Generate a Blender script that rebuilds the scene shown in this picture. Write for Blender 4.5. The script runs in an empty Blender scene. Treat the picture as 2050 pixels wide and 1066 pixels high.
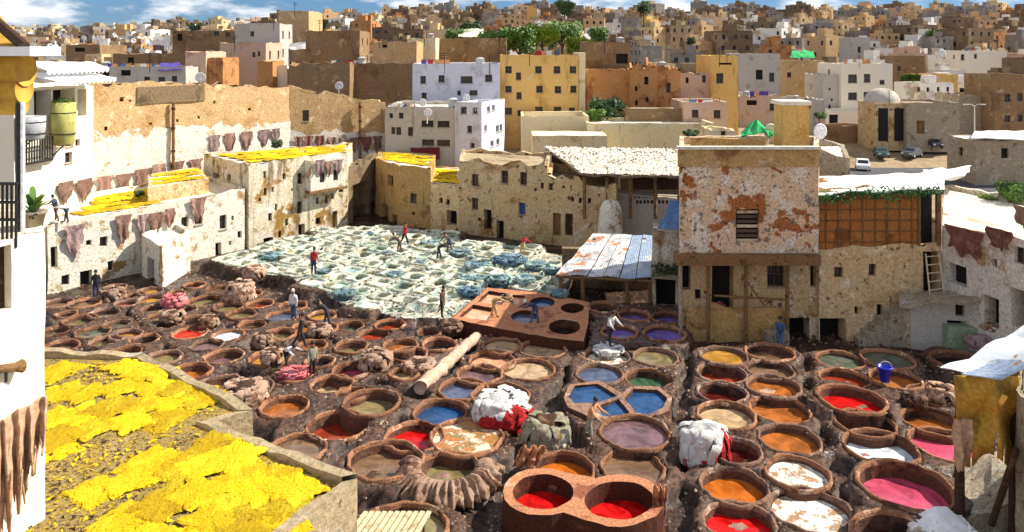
import bpy, bmesh, math, random
import numpy as np
from mathutils import Vector, noise as mn
from mathutils.geometry import tessellate_polygon
random.seed(7); np.random.seed(7)
SC = bpy.context.scene
COL = SC.collection
# ------------------------------------------------------------------ camera, sky, sun, exposure
F, CX, HY, EZ = 1500.0, 1025.0, 100.0, 16.0        # focal length, centre and eye level in photo pixels; eye height
cam = bpy.data.cameras.new('camera'); camo = bpy.data.objects.new('camera', cam); COL.objects.link(camo)
camo.location = (0, 0, EZ); camo.rotation_euler = (math.pi/2, 0, 0)
cam.sensor_width = 36; cam.lens = F/2050*36; cam.shift_y = -(533-HY)/2050
cam.clip_start = .1; cam.clip_end = 6000
SC.camera = camo
SUN = Vector((.73, .15, .66)).normalized()
w = bpy.data.worlds.new('World'); SC.world = w; w.use_nodes = True
nt = w.node_tree; bg = nt.nodes['Background']; bg.inputs[1].default_value = .085
sky = nt.nodes.new('ShaderNodeTexSky'); sky.sky_type = 'NISHITA'; sky.sun_disc = False
sky.sun_elevation = math.asin(SUN.z); sky.sun_rotation = math.atan2(SUN.x, SUN.y)
sky.air_density = 1.0; sky.dust_density = .3; sky.ozone_density = 2.5
tc = nt.nodes.new('ShaderNodeTexCoord'); mp = nt.nodes.new('ShaderNodeMapping')
mp.inputs['Scale'].default_value = (5, 5, 15)
nz = nt.nodes.new('ShaderNodeTexNoise'); nz.inputs['Scale'].default_value = 1.5; nz.inputs['Detail'].default_value = 9; nz.inputs['Roughness'].default_value = .58
mr = nt.nodes.new('ShaderNodeMapRange'); mr.interpolation_type = 'SMOOTHSTEP'
mr.inputs[1].default_value = .42; mr.inputs[2].default_value = .58
mx = nt.nodes.new('ShaderNodeMix'); mx.data_type = 'RGBA'; mx.inputs[7].default_value = (7.9, 8.0, 8.2, 1)
tn = nt.nodes.new('ShaderNodeMix'); tn.data_type = 'RGBA'; tn.blend_type = 'MULTIPLY'; tn.inputs[0].default_value = 1; tn.inputs[7].default_value = (.30, .48, .80, 1)
L = nt.links.new
L(tc.outputs['Generated'], mp.inputs[0]); L(mp.outputs[0], nz.inputs['Vector']); L(nz.outputs[0], mr.inputs[0])
L(sky.outputs[0], tn.inputs[6]); L(tn.outputs[2], mx.inputs[6]); L(mr.outputs[0], mx.inputs[0]); L(mx.outputs[2], bg.inputs[0])
sl = bpy.data.lights.new('sun', 'SUN'); sl.energy = 5.0; sl.angle = math.radians(.5); sl.color = (1, .93, .80)
so = bpy.data.objects.new('sun', sl); COL.objects.link(so); so.rotation_euler = (-SUN).to_track_quat('-Z', 'Y').to_euler()
vs = SC.view_settings; vs.view_transform = 'Standard'; vs.look = 'None'; vs.gamma = 1; vs.exposure = .68; vs.use_curve_mapping = False
SC.cycles.max_bounces = 6; SC.cycles.use_denoising = True

# ------------------------------------------------------------------ places
def W(px, py, Y): return Vector(((px-CX)/F*Y, Y, EZ-(py-HY)/F*Y))           # photo point at depth Y
def G(px, py, z=0.):                                                       # photo point on the plane z
    Y = (EZ-z)*F/(py-HY); return Vector(((px-CX)/F*Y, Y, z))
def XY(px, Y): return ((px-CX)/F*Y, Y)
def ZY(py, Y): return EZ-(py-HY)/F*Y

# ------------------------------------------------------------------ objects
def tag(o, label=None, cat=None, group=None, kind=None):
    if label: o['label'] = label
    if cat: o['category'] = cat
    if group: o['group'] = group
    if kind: o['kind'] = kind
    return o
def empty(name, loc, label, cat, group=None, rz=0.):
    o = bpy.data.objects.new(name, None); COL.objects.link(o); o.location = loc; o.rotation_euler = (0, 0, rz)
    o.empty_display_size = .2
    return tag(o, label, cat, group)
def link(name, me, parent=None, loc=None, local=False, rot=None, scale=None):
    o = bpy.data.objects.new(name, me); COL.objects.link(o)
    if parent is not None:
        o.parent = parent
        if not local:
            p, off = parent, Vector((0, 0, 0))
            while p is not None: off += p.location; p = p.parent
            o.location = -off
    if loc is not None: o.location = loc
    if rot is not None: o.rotation_euler = rot
    if scale is not None: o.scale = scale
    return o
class MB:
    def __init__(s): s.v = []; s.f = []; s.m = []
    def add(s, vs, fs, m=0):
        b = len(s.v); s.v += [tuple(v) for v in vs]; s.f += [tuple(i+b for i in f) for f in fs]; s.m += [m]*len(fs)
    def box(s, c, h, rz=0., m=0, taper=1.):
        ca, sa = math.cos(rz), math.sin(rz); vs = []
        for dz in (-1, 1):
            k = taper if dz > 0 else 1
            for dx, dy in ((-1, -1), (1, -1), (1, 1), (-1, 1)):
                x, y = dx*h[0]*k, dy*h[1]*k
                vs.append((c[0]+x*ca-y*sa, c[1]+x*sa+y*ca, c[2]+dz*h[2]))
        s.add(vs, [(3, 2, 1, 0), (4, 5, 6, 7), (0, 1, 5, 4), (1, 2, 6, 5), (2, 3, 7, 6), (3, 0, 4, 7)], m)
    def prism(s, pts, z0, z1, m=0, mt=None):
        n = len(pts); z0s = z0 if isinstance(z0, (list, tuple)) else [z0]*n; z1s = z1 if isinstance(z1, (list, tuple)) else [z1]*n
        vs = [(p[0], p[1], z0s[i]) for i, p in enumerate(pts)]+[(p[0], p[1], z1s[i]) for i, p in enumerate(pts)]
        s.add(vs, [(i, (i+1) % n, n+(i+1) % n, n+i) for i in range(n)], m)
        s.add(vs, [tuple(range(n-1, -1, -1))], m); s.add(vs, [tuple(range(n, 2*n))], m if mt is None else mt)
    def tube(s, path, r, n=8, m=0, cap=True):
        path = [Vector(p) for p in path]; rs = r if isinstance(r, (list, tuple)) else [r]*len(path); vs = []; fs = []
        for i, p in enumerate(path):
            d = (path[min(i+1, len(path)-1)]-path[max(i-1, 0)]).normalized()
            a = d.orthogonal().normalized() if abs(d.z) > .98 else d.cross(Vector((0, 0, 1))).normalized()
            b = d.cross(a)
            for k in range(n):
                t = 2*math.pi*k/n; vs.append(p+(a*math.cos(t)+b*math.sin(t))*rs[i])
        for i in range(len(path)-1):
            for k in range(n): fs.append((i*n+k, i*n+(k+1) % n, (i+1)*n+(k+1) % n, (i+1)*n+k))
        if cap: fs += [tuple(range(n)), tuple(range((len(path)-1)*n+n-1, (len(path)-1)*n-1, -1))]
        s.add(vs, fs, m)
    def lathe(s, prof, c=(0, 0, 0), n=24, m=0, wob=None):
        vs = []; fs = []
        for r, z in prof:
            for k in range(n):
                t = 2*math.pi*k/n; q = r if wob is None else r*wob(t, z)
                vs.append((c[0]+q*math.cos(t), c[1]+q*math.sin(t), c[2]+z))
        for i in range(len(prof)-1):
            for k in range(n): fs.append((i*n+k, i*n+(k+1) % n, (i+1)*n+(k+1) % n, (i+1)*n+k))
        s.add(vs, fs, m)
    def mesh(s, name, mats, smooth=False):
        me = bpy.data.meshes.new(name); me.from_pydata(s.v, [], s.f)
        for x in (mats if isinstance(mats, (list, tuple)) else [mats]): me.materials.append(M[x] if isinstance(x, str) else x)
        me.polygons.foreach_set('material_index', s.m)
        if smooth: me.polygons.foreach_set('use_smooth', [True]*len(s.f))
        me.update(); return me
    def obj(s, name, mats, parent=None, smooth=False, **k): return link(name, s.mesh(name, mats, smooth), parent, **k)
ORD = ['', 'first', 'second', 'third', 'fourth', 'fifth', 'sixth', 'seventh', 'eighth', 'ninth', 'tenth', 'eleventh', 'twelfth', 'thirteenth', 'fourteenth', 'fifteenth', 'sixteenth', 'seventeenth', 'eighteenth', 'nineteenth', 'twentieth', 'twenty-first', 'twenty-second', 'twenty-third', 'twenty-fourth', 'twenty-fifth', 'twenty-sixth', 'twenty-seventh', 'twenty-eighth', 'twenty-ninth', 'thirtieth']+['thirty-'+q for q in ('first', 'second', 'third', 'fourth', 'fifth', 'sixth', 'seventh', 'eighth', 'ninth')]+['fortieth']+['forty-'+q for q in ('first', 'second', 'third', 'fourth', 'fifth', 'sixth', 'seventh', 'eighth', 'ninth')]

# ------------------------------------------------------------------ materials
M = {}
def newmat(name):
    m = bpy.data.materials.new(name); m.use_nodes = True; M[name] = m
    return m, m.node_tree, m.node_tree.nodes['Principled BSDF']
def c4(c): return (c[0], c[1], c[2], 1)
def N(nt, t, **k):
    n = nt.nodes.new(t)
    for a, b in k.items(): setattr(n, a, b)
    return n
def pos(nt, sc=(1, 1, 1)):
    g = N(nt, 'ShaderNodeNewGeometry')
    if sc == (1, 1, 1): return g.outputs['Position']
    mp = N(nt, 'ShaderNodeMapping'); mp.inputs['Scale'].default_value = sc; nt.links.new(g.outputs['Position'], mp.inputs[0]); return mp.outputs[0]
def nois(nt, vec, sc, det=6, ro=.6, dist=0):
    n = N(nt, 'ShaderNodeTexNoise'); n.inputs['Scale'].default_value = sc; n.inputs['Detail'].default_value = det
    n.inputs['Roughness'].default_value = ro; n.inputs['Distortion'].default_value = dist; nt.links.new(vec, n.inputs['Vector']); return n.outputs[0]
def rng(nt, fac, a, b, lo=0., hi=1.):
    n = N(nt, 'ShaderNodeMapRange', interpolation_type='SMOOTHSTEP'); nt.links.new(fac, n.inputs[0])
    for i, x in enumerate((a, b, lo, hi)): n.inputs[i+1].default_value = x
    return n.outputs[0]
def mixc(nt, fac, a, b, blend='MIX'):
    n = N(nt, 'ShaderNodeMix', data_type='RGBA', blend_type=blend)
    for i, x in ((0, fac), (6, a), (7, b)):
        if hasattr(x, 'links'): nt.links.new(x, n.inputs[i])
        else: n.inputs[i].default_value = x if i == 0 else c4(x)
    return n.outputs[2]
def bump(nt, b, h, st, dist=.05):
    n = N(nt, 'ShaderNodeBump'); n.inputs['Strength'].default_value = st; n.inputs['Distance'].default_value = dist
    nt.links.new(h, n.inputs['Height']); nt.links.new(n.outputs[0], b.inputs['Normal'])
def weather(name, base, patches=(), speck=None, streak=None, var=.35, rough=.92, bst=.5, vs=7., brick=None, spec=.2):
    m, nt, b = newmat(name); p = pos(nt)
    fine = nois(nt, p, vs, 8, .7)
    col = mixc(nt, rng(nt, fine, .3, .7), tuple(x*(1-var) for x in base), tuple(min(1, x*(1+var*.6)) for x in base))
    if brick:
        sx = N(nt, 'ShaderNodeSeparateXYZ'); nt.links.new(p, sx.inputs[0])
        ad = N(nt, 'ShaderNodeMath', operation='ADD'); nt.links.new(sx.outputs[0], ad.inputs[0]); nt.links.new(sx.outputs[1], ad.inputs[1])
        cb = N(nt, 'ShaderNodeCombineXYZ'); nt.links.new(ad.outputs[0], cb.inputs[0]); nt.links.new(sx.outputs[2], cb.inputs[1])
        bt = N(nt, 'ShaderNodeTexBrick'); nt.links.new(cb.outputs[0], bt.inputs['Vector']); bt.inputs['Scale'].default_value = 1
        bt.inputs['Brick Width'].default_value = brick[0]; bt.inputs['Row Height'].default_value = brick[1]; bt.inputs['Mortar Size'].default_value = brick[1]*.16
        bt.inputs['Color1'].default_value = (.75, .75, .75, 1); bt.inputs['Color2'].default_value = (1.15, 1.1, 1.05, 1); bt.inputs['Mortar'].default_value = (.5, .48, .45, 1)
        col = mixc(nt, .5, col, bt.outputs[0], 'MULTIPLY')
    for pc, sc, a, s in patches:
        q = nois(nt, p, sc, 9, .62, .3)
        col = mixc(nt, rng(nt, q, a, a+s), col, mixc(nt, rng(nt, fine, .3, .7), tuple(x*.6 for x in pc), tuple(x*1.25 for x in pc)))
    if streak:
        sc_, a = streak[1], streak[2]
        q = nois(nt, pos(nt, (sc_, sc_, sc_*.16)), 1., 5, .6)
        col = mixc(nt, rng(nt, q, a, a+.16, 0, .8), col, streak[0])
    if speck:
        q = nois(nt, p, speck[1], 3, .8)
        col = mixc(nt, rng(nt, q, speck[2], speck[2]+.06, 0, .9), col, speck[0])
    nt.links.new(col, b.inputs['Base Color']); b.inputs['Roughness'].default_value = rough; b.inputs['Specular IOR Level'].default_value = spec
    bump(nt, b, fine, bst, .12)
    return m
DK = (.035, .025, .018)
def tone_each(name, lo=.72, hi=1.12):
    """each object wearing the material gets its own tone"""
    nt = M[name].node_tree; b = nt.nodes['Principled BSDF']; src = b.inputs['Base Color'].links[0].from_socket; oi = N(nt, 'ShaderNodeObjectInfo')
    v = rng(nt, oi.outputs['Random'], 0, 1, lo, hi); cb = N(nt, 'ShaderNodeCombineXYZ')
    for i in range(3): nt.links.new(v, cb.inputs[i])
    nt.links.new(mixc(nt, 1., src, cb.outputs[0], 'MULTIPLY'), b.inputs['Base Color'])
weather('plaster_white', (.76, .71, .59), [((.36, .22, .09), .45, .57, .06), ((.46, .36, .22), 1.3, .55, .1)], (DK, 5, .66), ((.33, .22, .11), 1.6, .60))
weather('plaster_clean', (.82, .76, .62), [((.66, .58, .44), .35, .58, .2)], None, ((.55, .45, .3), 1.2, .68), var=.1, bst=.2)
weather('plaster_stain', (.68, .60, .44), [((.34, .19, .05), .5, .52, .08), ((.78, .74, .64), .8, .55, .08)], (DK, 5, .62), ((.16, .09, .04), 1.5, .52))
weather('plaster_mid', (.70, .51, .27), [((.38, .21, .06), .35, .53, .12), ((.80, .67, .47), .9, .55, .08), ((.18, .11, .06), 1.7, .59, .05)], (DK, 4.5, .62), ((.24, .16, .09), 1.5, .60), bst=.8)
weather('plaster_tower', (.78, .56, .35), [((.86, .75, .60), 1.0, .50, .08), ((.44, .15, .045), .60, .55, .02), ((.26, .22, .19), 1.9, .57, .06)], (DK, 4, .585), None, bst=.9)
weather('plaster_ochre', (.50, .32, .12), [((.26, .14, .05), .6, .55, .1), ((.62, .5, .34), .8, .6, .08)], (DK, 4, .63), ((.15, .09, .04), 1.4, .58))
weather('plaster_yellow', (.74, .46, .15), [((.62, .35, .09), .4, .53, .15), ((.74, .55, .28), 1.1, .6, .1)], (DK, 5, .66), ((.34, .19, .07), 1.1, .56), var=.22, bst=.4)
weather('plaster_cream', (.78, .66, .40), [((.55, .42, .22), .5, .55, .15), ((.45, .34, .2), 1.2, .62, .1)], (DK, 4, .65), ((.36, .24, .11), 1.1, .58), var=.22, bst=.4)
weather('plaster_blue', (.64, .64, .72), [((.46, .44, .48), .4, .53, .15)], (DK, 3, .67), ((.30, .27, .27), 1.1, .58), var=.18, bst=.35)
weather('plaster_grey', (.52, .48, .42), [((.36, .3, .24), .5, .55, .15)], (DK, 4, .66), ((.26, .21, .17), 1.2, .6), var=.2, bst=.4)
weather('plaster_pink', (.60, .42, .30), [((.45, .27, .17), .5, .55, .12)], (DK, 4, .66), ((.3, .2, .12), 1.2, .6), var=.2, bst=.4)
weather('wall_ochre', (.64, .43, .22), [((.46, .27, .11), .5, .54, .12), ((.74, .57, .36), .9, .56, .1)], (DK, 3.0, .64), ((.34, .2, .1), 1.0, .62), bst=.7, brick=(.32, .12))
weather('wall_brown', (.34, .22, .115), [((.20, .12, .06), .3, .52, .12), ((.48, .34, .19), .6, .57, .1)], (DK, 3.0, .62), ((.12, .075, .04), 1., .58), bst=.7, brick=(.34, .14))
weather('wall_terra', (.52, .25, .095), [((.32, .13, .05), .5, .53, .1), ((.55, .36, .2), .7, .6, .1)], (DK, 3.0, .64), ((.18, .09, .04), 1., .6), bst=.7)
weather('wall_lower', (.78, .72, .62), [((.50, .34, .18), .5, .57, .06), ((.60, .5, .38), 1.3, .56, .1)], (DK, 4, .63), ((.4, .26, .14), 1.3, .6), bst=.7)
weather('wall_dark', (.24, .17, .10), [((.13, .09, .05), .5, .52, .1), ((.36, .27, .16), .9, .6, .1)], (DK, 4, .62), None, bst=.7)
weather('stone', (.42, .35, .25), [((.55, .49, .4), 1.2, .55, .1), ((.22, .16, .1), 1.4, .58, .08)], (DK, 4, .6), None, bst=1.)
weather('roof_dirt', (.42, .33, .20), [((.26, .19, .11), .6, .53, .12), ((.54, .48, .38), .9, .6, .1)], (DK, 6, .63), None, bst=.6)
weather('roof_litter', (.44, .31, .11), [((.55, .44, .26), .5, .57, .12), ((.56, .38, .04), 2.5, .54, .05)], ((.07, .045, .02), 9, .54), None, bst=1., vs=14)
weather('roof_pale', (.74, .68, .55), [((.5, .4, .27), .5, .56, .12)], (DK, 5, .66), None, bst=.4)
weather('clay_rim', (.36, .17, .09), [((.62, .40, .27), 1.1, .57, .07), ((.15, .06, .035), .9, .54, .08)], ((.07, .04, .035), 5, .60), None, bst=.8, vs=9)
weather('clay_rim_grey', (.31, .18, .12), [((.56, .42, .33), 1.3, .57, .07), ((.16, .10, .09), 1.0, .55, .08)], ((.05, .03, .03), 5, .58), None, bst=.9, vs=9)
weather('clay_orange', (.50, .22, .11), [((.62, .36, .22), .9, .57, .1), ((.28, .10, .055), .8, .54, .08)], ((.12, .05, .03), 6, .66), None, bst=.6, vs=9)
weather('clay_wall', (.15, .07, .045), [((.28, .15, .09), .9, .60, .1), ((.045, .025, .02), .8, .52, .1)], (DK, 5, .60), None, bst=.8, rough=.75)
weather('clay_shaded', (.085, .028, .016), [((.17, .06, .035), .9, .57, .1), ((.10, .035, .025), .8, .55, .1)], (DK, 5, .62), None, bst=.6)  # dye-stained clay, with the shade of the front walls put into its colour
weather('lime', (.66, .66, .53), [((.28, .36, .29), .7, .50, .1), ((.30, .24, .11), 1.1, .55, .06)], ((.10, .13, .11), 4, .64), None, var=.2, bst=.7)
weather('wood', (.25, .14, .06), [((.12, .07, .035), 2.5, .52, .1)], None, None, bst=.6, vs=12)
weather('log_pale', (.62, .42, .30), [((.72, .55, .42), 1.5, .52, .1), ((.35, .2, .12), 1.6, .6, .06)], None, None, bst=.6, vs=12)
weather('wood_pale', (.66, .55, .35), [((.45, .33, .17), 2.5, .55, .1)], None, None, bst=.4, vs=12)
weather('wood_dark', (.06, .035, .022), [((.13, .07, .04), 2.5, .55, .1)], None, None, bst=.5, vs=12)
weather('reed', (.50, .20, .05), [((.64, .30, .08), 1.5, .52, .12), ((.26, .1, .03), .8, .56, .1)], None, None, bst=.5, vs=16)
weather('tin', (.58, .58, .58), [((.30, .31, .33), 1.3, .5, .1), ((.48, .19, .06), .75, .54, .04)], ((.3, .12, .05), 3, .62), None, rough=.5, bst=.2, spec=.5)
weather('tin_white', (.80, .84, .84), [((.42, .18, .06), .6, .66, .03), ((.66, .72, .74), .5, .5, .2)], None, None, var=.08, rough=.5, bst=.12)
weather('tin_blue', (.30, .38, .50), [((.5, .52, .54), .8, .5, .1), ((.35, .16, .06), .6, .62, .05)], None, None, rough=.5, bst=.2)
weather('sheet_white', (.86, .87, .86), [((.74, .76, .76), .5, .55, .2)], None, None, var=.06, bst=.1)
weather('hide_brown', (.30, .17, .13), [((.42, .27, .22), 1.1, .52, .12), ((.16, .08, .06), 1.4, .56, .1)], ((.10, .05, .04), 5, .64), None, bst=.7, rough=.8)
weather('hide_mauve', (.34, .23, .22), [((.44, .32, .30), 1.1, .52, .12), ((.18, .11, .11), 1.4, .56, .1)], ((.12, .07, .07), 5, .64), None, bst=.7, rough=.8)
weather('hide_red', (.26, .10, .08), [((.36, .17, .13), 1.1, .52, .12), ((.16, .05, .04), 1.4, .56, .1)], None, None, bst=.5, rough=.8)
weather('hide_tan', (.52, .33, .21), [((.64, .46, .33), 1.1, .52, .12), ((.3, .16, .09), 1.4, .58, .1)], None, None, bst=.5, rough=.8)
weather('hide_gold', (.52, .29, .045), [((.60, .27, .06), .8, .55, .12), ((.27, .17, .03), 1., .52, .12)], None, None, bst=.4, rough=.7)
weather('hide_yellow', (.80, .53, .008), [((.90, .68, .02), 1.5, .5, .1), ((.70, .45, .01), 2., .55, .1)], ((.28, .17, .02), 9, .64), None, var=.25, bst=.7, vs=22)
weather('hide_teal', (.22, .33, .33), [((.42, .53, .52), 1.2, .5, .1), ((.06, .10, .11), 1.3, .52, .1)], None, None, bst=.8)
weather('hide_blue', (.12, .20, .27), [((.28, .38, .45), 1.2, .52, .1), ((.03, .06, .08), 1.3, .52, .1)], None, None, bst=.8)
weather('hide_pale', (.50, .32, .22), [((.70, .54, .42), 1.5, .55, .08), ((.24, .12, .07), 1.6, .52, .08)], (DK, 6, .62), None, bst=.9)
weather('hide_dark', (.085, .045, .028), [((.22, .13, .085), 1.4, .54, .08)], None, None, bst=.9)
weather('hide_pink', (.62, .16, .17), [((.72, .28, .28), 1.4, .52, .08)], None, None, bst=.7)
weather('wool_white', (.80, .78, .76), [((.66, .60, .6), 1.4, .55, .1)], None, None, var=.2, bst=1., vs=16)
weather('wool_red', (.50, .03, .03), [((.30, .01, .015), 1.4, .52, .1)], None, None, bst=.9, vs=14)
weather('wool_grey', (.34, .31, .22), [((.58, .55, .46), 1.6, .54, .08), ((.30, .18, .07), 1.3, .56, .08)], (DK, 6, .6), None, bst=1.)
weather('asphalt', (.09, .09, .095), [((.14, .135, .13), .3, .5, .2)], None, None, bst=.2)
weather('earth', (.34, .25, .15), [((.22, .17, .09), .08, .5, .15), ((.12, .14, .05), .05, .56, .1)], None, None, vs=.8)
weather('bark', (.12, .08, .05), [], None, None, bst=.8)
weather('awning_yellow', (.55, .33, .06), [((.40, .22, .03), .8, .5, .2)], None, None, var=.12, bst=.15)
weather('cloth_purple', (.10, .07, .34), [((.14, .1, .45), 1., .5, .2)], None, None, bst=.2)
weather('tarp_green', (.04, .42, .13), [((.10, .52, .2), .8, .5, .2)], None, None, bst=.2)
weather('tarp_blue', (.10, .20, .42), [((.3, .4, .55), .8, .55, .2)], None, None, bst=.2)
weather('maroon', (.16, .02, .025), [], None, None, bst=.2)
weather('door_blue', (.06, .10, .30), [], None, None, bst=.2)
weather('mould_green', (.05, .10, .02), [((.12, .17, .05), 2., .52, .1)], None, None, bst=.9)
weather('pot_yellow', (.46, .44, .14), [((.32, .33, .1), 1.5, .5, .2)], None, None, var=.1, bst=.1)
weather('pot_grey', (.42, .44, .46), [((.3, .31, .32), 1.5, .5, .2)], None, None, var=.1, bst=.1)
weather('slab_green', (.30, .38, .24), [((.4, .46, .33), 1., .5, .2)], None, None, bst=.2)
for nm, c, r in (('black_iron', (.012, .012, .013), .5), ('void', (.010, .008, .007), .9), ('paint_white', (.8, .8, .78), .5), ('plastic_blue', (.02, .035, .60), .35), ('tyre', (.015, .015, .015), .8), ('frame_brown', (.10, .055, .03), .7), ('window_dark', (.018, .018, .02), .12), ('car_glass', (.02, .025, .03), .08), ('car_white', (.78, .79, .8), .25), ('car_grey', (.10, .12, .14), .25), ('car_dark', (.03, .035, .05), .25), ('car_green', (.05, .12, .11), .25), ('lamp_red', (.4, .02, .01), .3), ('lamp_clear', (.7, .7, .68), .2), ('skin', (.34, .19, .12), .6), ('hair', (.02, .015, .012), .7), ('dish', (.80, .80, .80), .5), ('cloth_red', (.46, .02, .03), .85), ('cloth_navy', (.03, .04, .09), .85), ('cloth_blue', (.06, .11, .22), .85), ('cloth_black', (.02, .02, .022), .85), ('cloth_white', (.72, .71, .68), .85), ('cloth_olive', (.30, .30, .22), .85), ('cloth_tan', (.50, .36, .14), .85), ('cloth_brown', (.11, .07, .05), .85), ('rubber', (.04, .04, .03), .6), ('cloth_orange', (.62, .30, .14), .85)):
    m, nt, b = newmat(nm); b.inputs['Base Color'].default_value = c4(c); b.inputs['Roughness'].default_value = r
    if r >= .5:
        p = pos(nt); f = nois(nt, p, 9, 5); nt.links.new(mixc(nt, rng(nt, f, .3, .7), tuple(x*.7 for x in c), tuple(x*1.2 for x in c)), b.inputs['Base Color'])
tone_each('hide_yellow', .6, 1.1)
for q in ('hide_brown', 'hide_mauve', 'hide_red', 'hide_pale', 'hide_teal', 'clay_rim', 'clay_rim_grey', 'lime'): tone_each(q)
for q in ('plaster_mid', 'wall_brown', 'wall_ochre'): tone_each(q, .86, 1.08)
LIQ = {  # key: (words, colour)
 'or': ('bright orange dye', (.46, .115, .012)), 'ob': ('orange brown dye', (.34, .105, .022)), 'rd': ('bright red dye', (.50, .006, .006)), 'rb': ('rusty red dye', (.28, .035, .012)),
 'dr': ('dark red dye', (.085, .009, .007)), 'br': ('brown liquor', (.17, .10, .055)), 'tn': ('tan liquor', (.42, .29, .16)), 'ol': ('olive liquor', (.20, .16, .07)), 'bl': ('deep blue dye', (.012, .055, .15)),
 'nv': ('greyish blue dye', (.07, .09, .145)), 'wh': ('milky white liquid', (.62, .68, .74)), 'pk': ('pink dye', (.52, .07, .13)), 'pu': ('violet dye', (.14, .10, .33)), 'gr': ('murky grey green liquor', (.10, .12, .09)),
 'dk': ('black liquor', (.016, .013, .012)), 'sl': ('salmon pink liquor', (.70, .34, .20)), 'oc': ('ochre liquor', (.40, .20, .035)), 'mv': ('mauve brown liquor', (.15, .085, .09)), 'fo': ('white foaming liquid', (.76, .73, .64)),
 'mx': ('mottled rusty scum', (.42, .2, .07)), 'gn': ('dark green liquor', (.035, .085, .045)),
 'l1': ('milky green water', (.40, .54, .44)), 'l2': ('pale turquoise water', (.26, .44, .43)), 'l3': ('grey green water', (.20, .27, .22)), 'l4': ('white lime milk', (.80, .82, .77)), 'l5': ('mossy olive water', (.20, .20, .08)), 'l6': ('dark green water', (.07, .13, .10))}
for k, (wd, c) in LIQ.items():
    m, nt, b = newmat('liquid_'+k); p = pos(nt); f = nois(nt, p, 1.1, 7, .65, 1.2); g = nois(nt, p, 9., 4, .7)
    hi = tuple(min(.9, x*1.3+.004) for x in c); lo = tuple(x*.62 for x in c)
    col = mixc(nt, rng(nt, f, .35, .65), lo, hi)
    if k == 'fo': col = mixc(nt, rng(nt, nois(nt, p, 2.2, 8, .7), .50, .55), col, (.34, .2, .11))
    if k == 'mx': col = mixc(nt, rng(nt, nois(nt, p, 1.4, 8, .7), .50, .56), mixc(nt, rng(nt, nois(nt, p, 5, 6, .7), .45, .55), (.20, .15, .05), (.46, .17, .05)), (.62, .54, .42))
    if k == 'wh': col = mixc(nt, rng(nt, nois(nt, p, 1.8, 6, .7), .55, .7), col, (.8, .82, .84))
    nt.links.new(col, b.inputs['Base Color']); b.inputs['Roughness'].default_value = .5 if k in ('fo', 'mx') else .12
    b.inputs['Specular IOR Level'].default_value = .35
    bump(nt, b, g, .6 if k in ('fo', 'mx') else .05, .05)
def leafmat(name, c):
    m, nt, b = newmat(name); p = pos(nt); f = nois(nt, p, 1.2, 4, .6)
    nt.links.new(mixc(nt, rng(nt, f, .35, .65), tuple(x*.55 for x in c), tuple(x*1.5 for x in c)), b.inputs['Base Color']); b.inputs['Roughness'].default_value = .6
leafmat('leaf', (.11, .20, .03)); leafmat('leaf_dark', (.05, .10, .025)); leafmat('leaf_lime', (.24, .32, .035)); leafmat('leaf_vine', (.05, .17, .04))
# ------------------------------------------------------------------ terrain
def sm(a, b, x):
    t = min(1, max(0, (x-a)/(b-a))); return t*t*(3-2*t)
KY = [-200, 75, 79, 84, 100, 120, 150, 190, 260, 350, 480, 620, 760, 1500, 4000]
KZ = [-.6, -.6, 2.0, 3.4, 4.0, 3.0, 2.0, 3.3, 6.0, 13, 26, 41, 44, 20, 0]
def T(x, y):
    z = float(np.interp(y, KY, KZ))
    r = x/max(y, 40)
    k = .47+.53*sm(-.6, -.02, r)
    if z > 8: z = 8+(z-8)*k
    dip = sm(.34, .42, r)*sm(60, 80, y)*(1-sm(111, 119, y))
    z -= dip*4.4+2.6*sm(.34, .42, r)*sm(105, 112, y)*(1-sm(125, 170, y))
    if y > 170: z += 1.5*mn.noise((x*.012, y*.012, 3))*min(1, (y-170)/100)
    return z
def terrain():
    ys = [-60, 0, 20, 40, 60, 66, 70, 74, 78, 82, 90, 100]+[100+8*i for i in range(1, 70)]+[680, 720, 760, 820, 900, 1050, 1300, 1700, 2400, 3600]
    n = 90; v = []; f = []
    for y in ys:
        h = max(90, y*1.1)
        for i in range(n+1):
            x = -h+2*h*i/n; v.append((x, y, T(x, y)))
    for j in range(len(ys)-1):
        for i in range(n): a = j*(n+1)+i; f.append((a, a+1, a+n+2, a+n+1))
    mb = MB(); mb.add(v, f); tag(mb.obj('hillside_ground', 'earth', smooth=True), kind='structure')
terrain()

# ------------------------------------------------------------------ buildings
def wobv(v, a):
    if a <= 0: return v
    n = mn.noise_vector((v[0]*.55+9, v[1]*.55, v[2]*.55)); q = mn.noise_vector((v[0]*1.9, v[1]*1.9+5, v[2]*1.9))
    return (v[0]+a*(n.x+.4*q.x), v[1]+a*(n.y+.4*q.y), v[2]+a*.5*(n.z+.4*q.z))
def cuts(lo, hi, must, step):
    c = sorted(set([lo, hi]+[round(x, 4) for x in must if lo < x < hi])); out = []
    for a, b in zip(c, c[1:]):
        k = max(1, int(math.ceil((b-a)/step-1e-6))); out += [a+(b-a)*i/k for i in range(k)]
    return out+[hi]
def onwall(A, B, px, py):
    """photo point -> (metres along the wall A-B, height)"""
    dx, dy = B[0]-A[0], B[1]-A[1]; ln = math.hypot(dx, dy); r = (px-CX)/F
    # t*(r,1) = A + s*(dx,dy)/ln
    ux, uy = dx/ln, dy/ln; det = r*(-uy)+ux
    t = (A[0]*(-uy)+ux*A[1])/det
    s = (r*t-A[0])*ux+(t-A[1])*uy
    return s, EZ-(py-HY)/F*t
def pw(A, B, cx, cy, w, h, kind='w', d=.25):
    s0, _ = onwall(A, B, cx-w/2, cy); s1, _ = onwall(A, B, cx+w/2, cy); _, za = onwall(A, B, cx, cy-h/2); _, zb = onwall(A, B, cx, cy+h/2)
    return (min(s0, s1), max(s0, s1), zb, za, kind, d)
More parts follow.
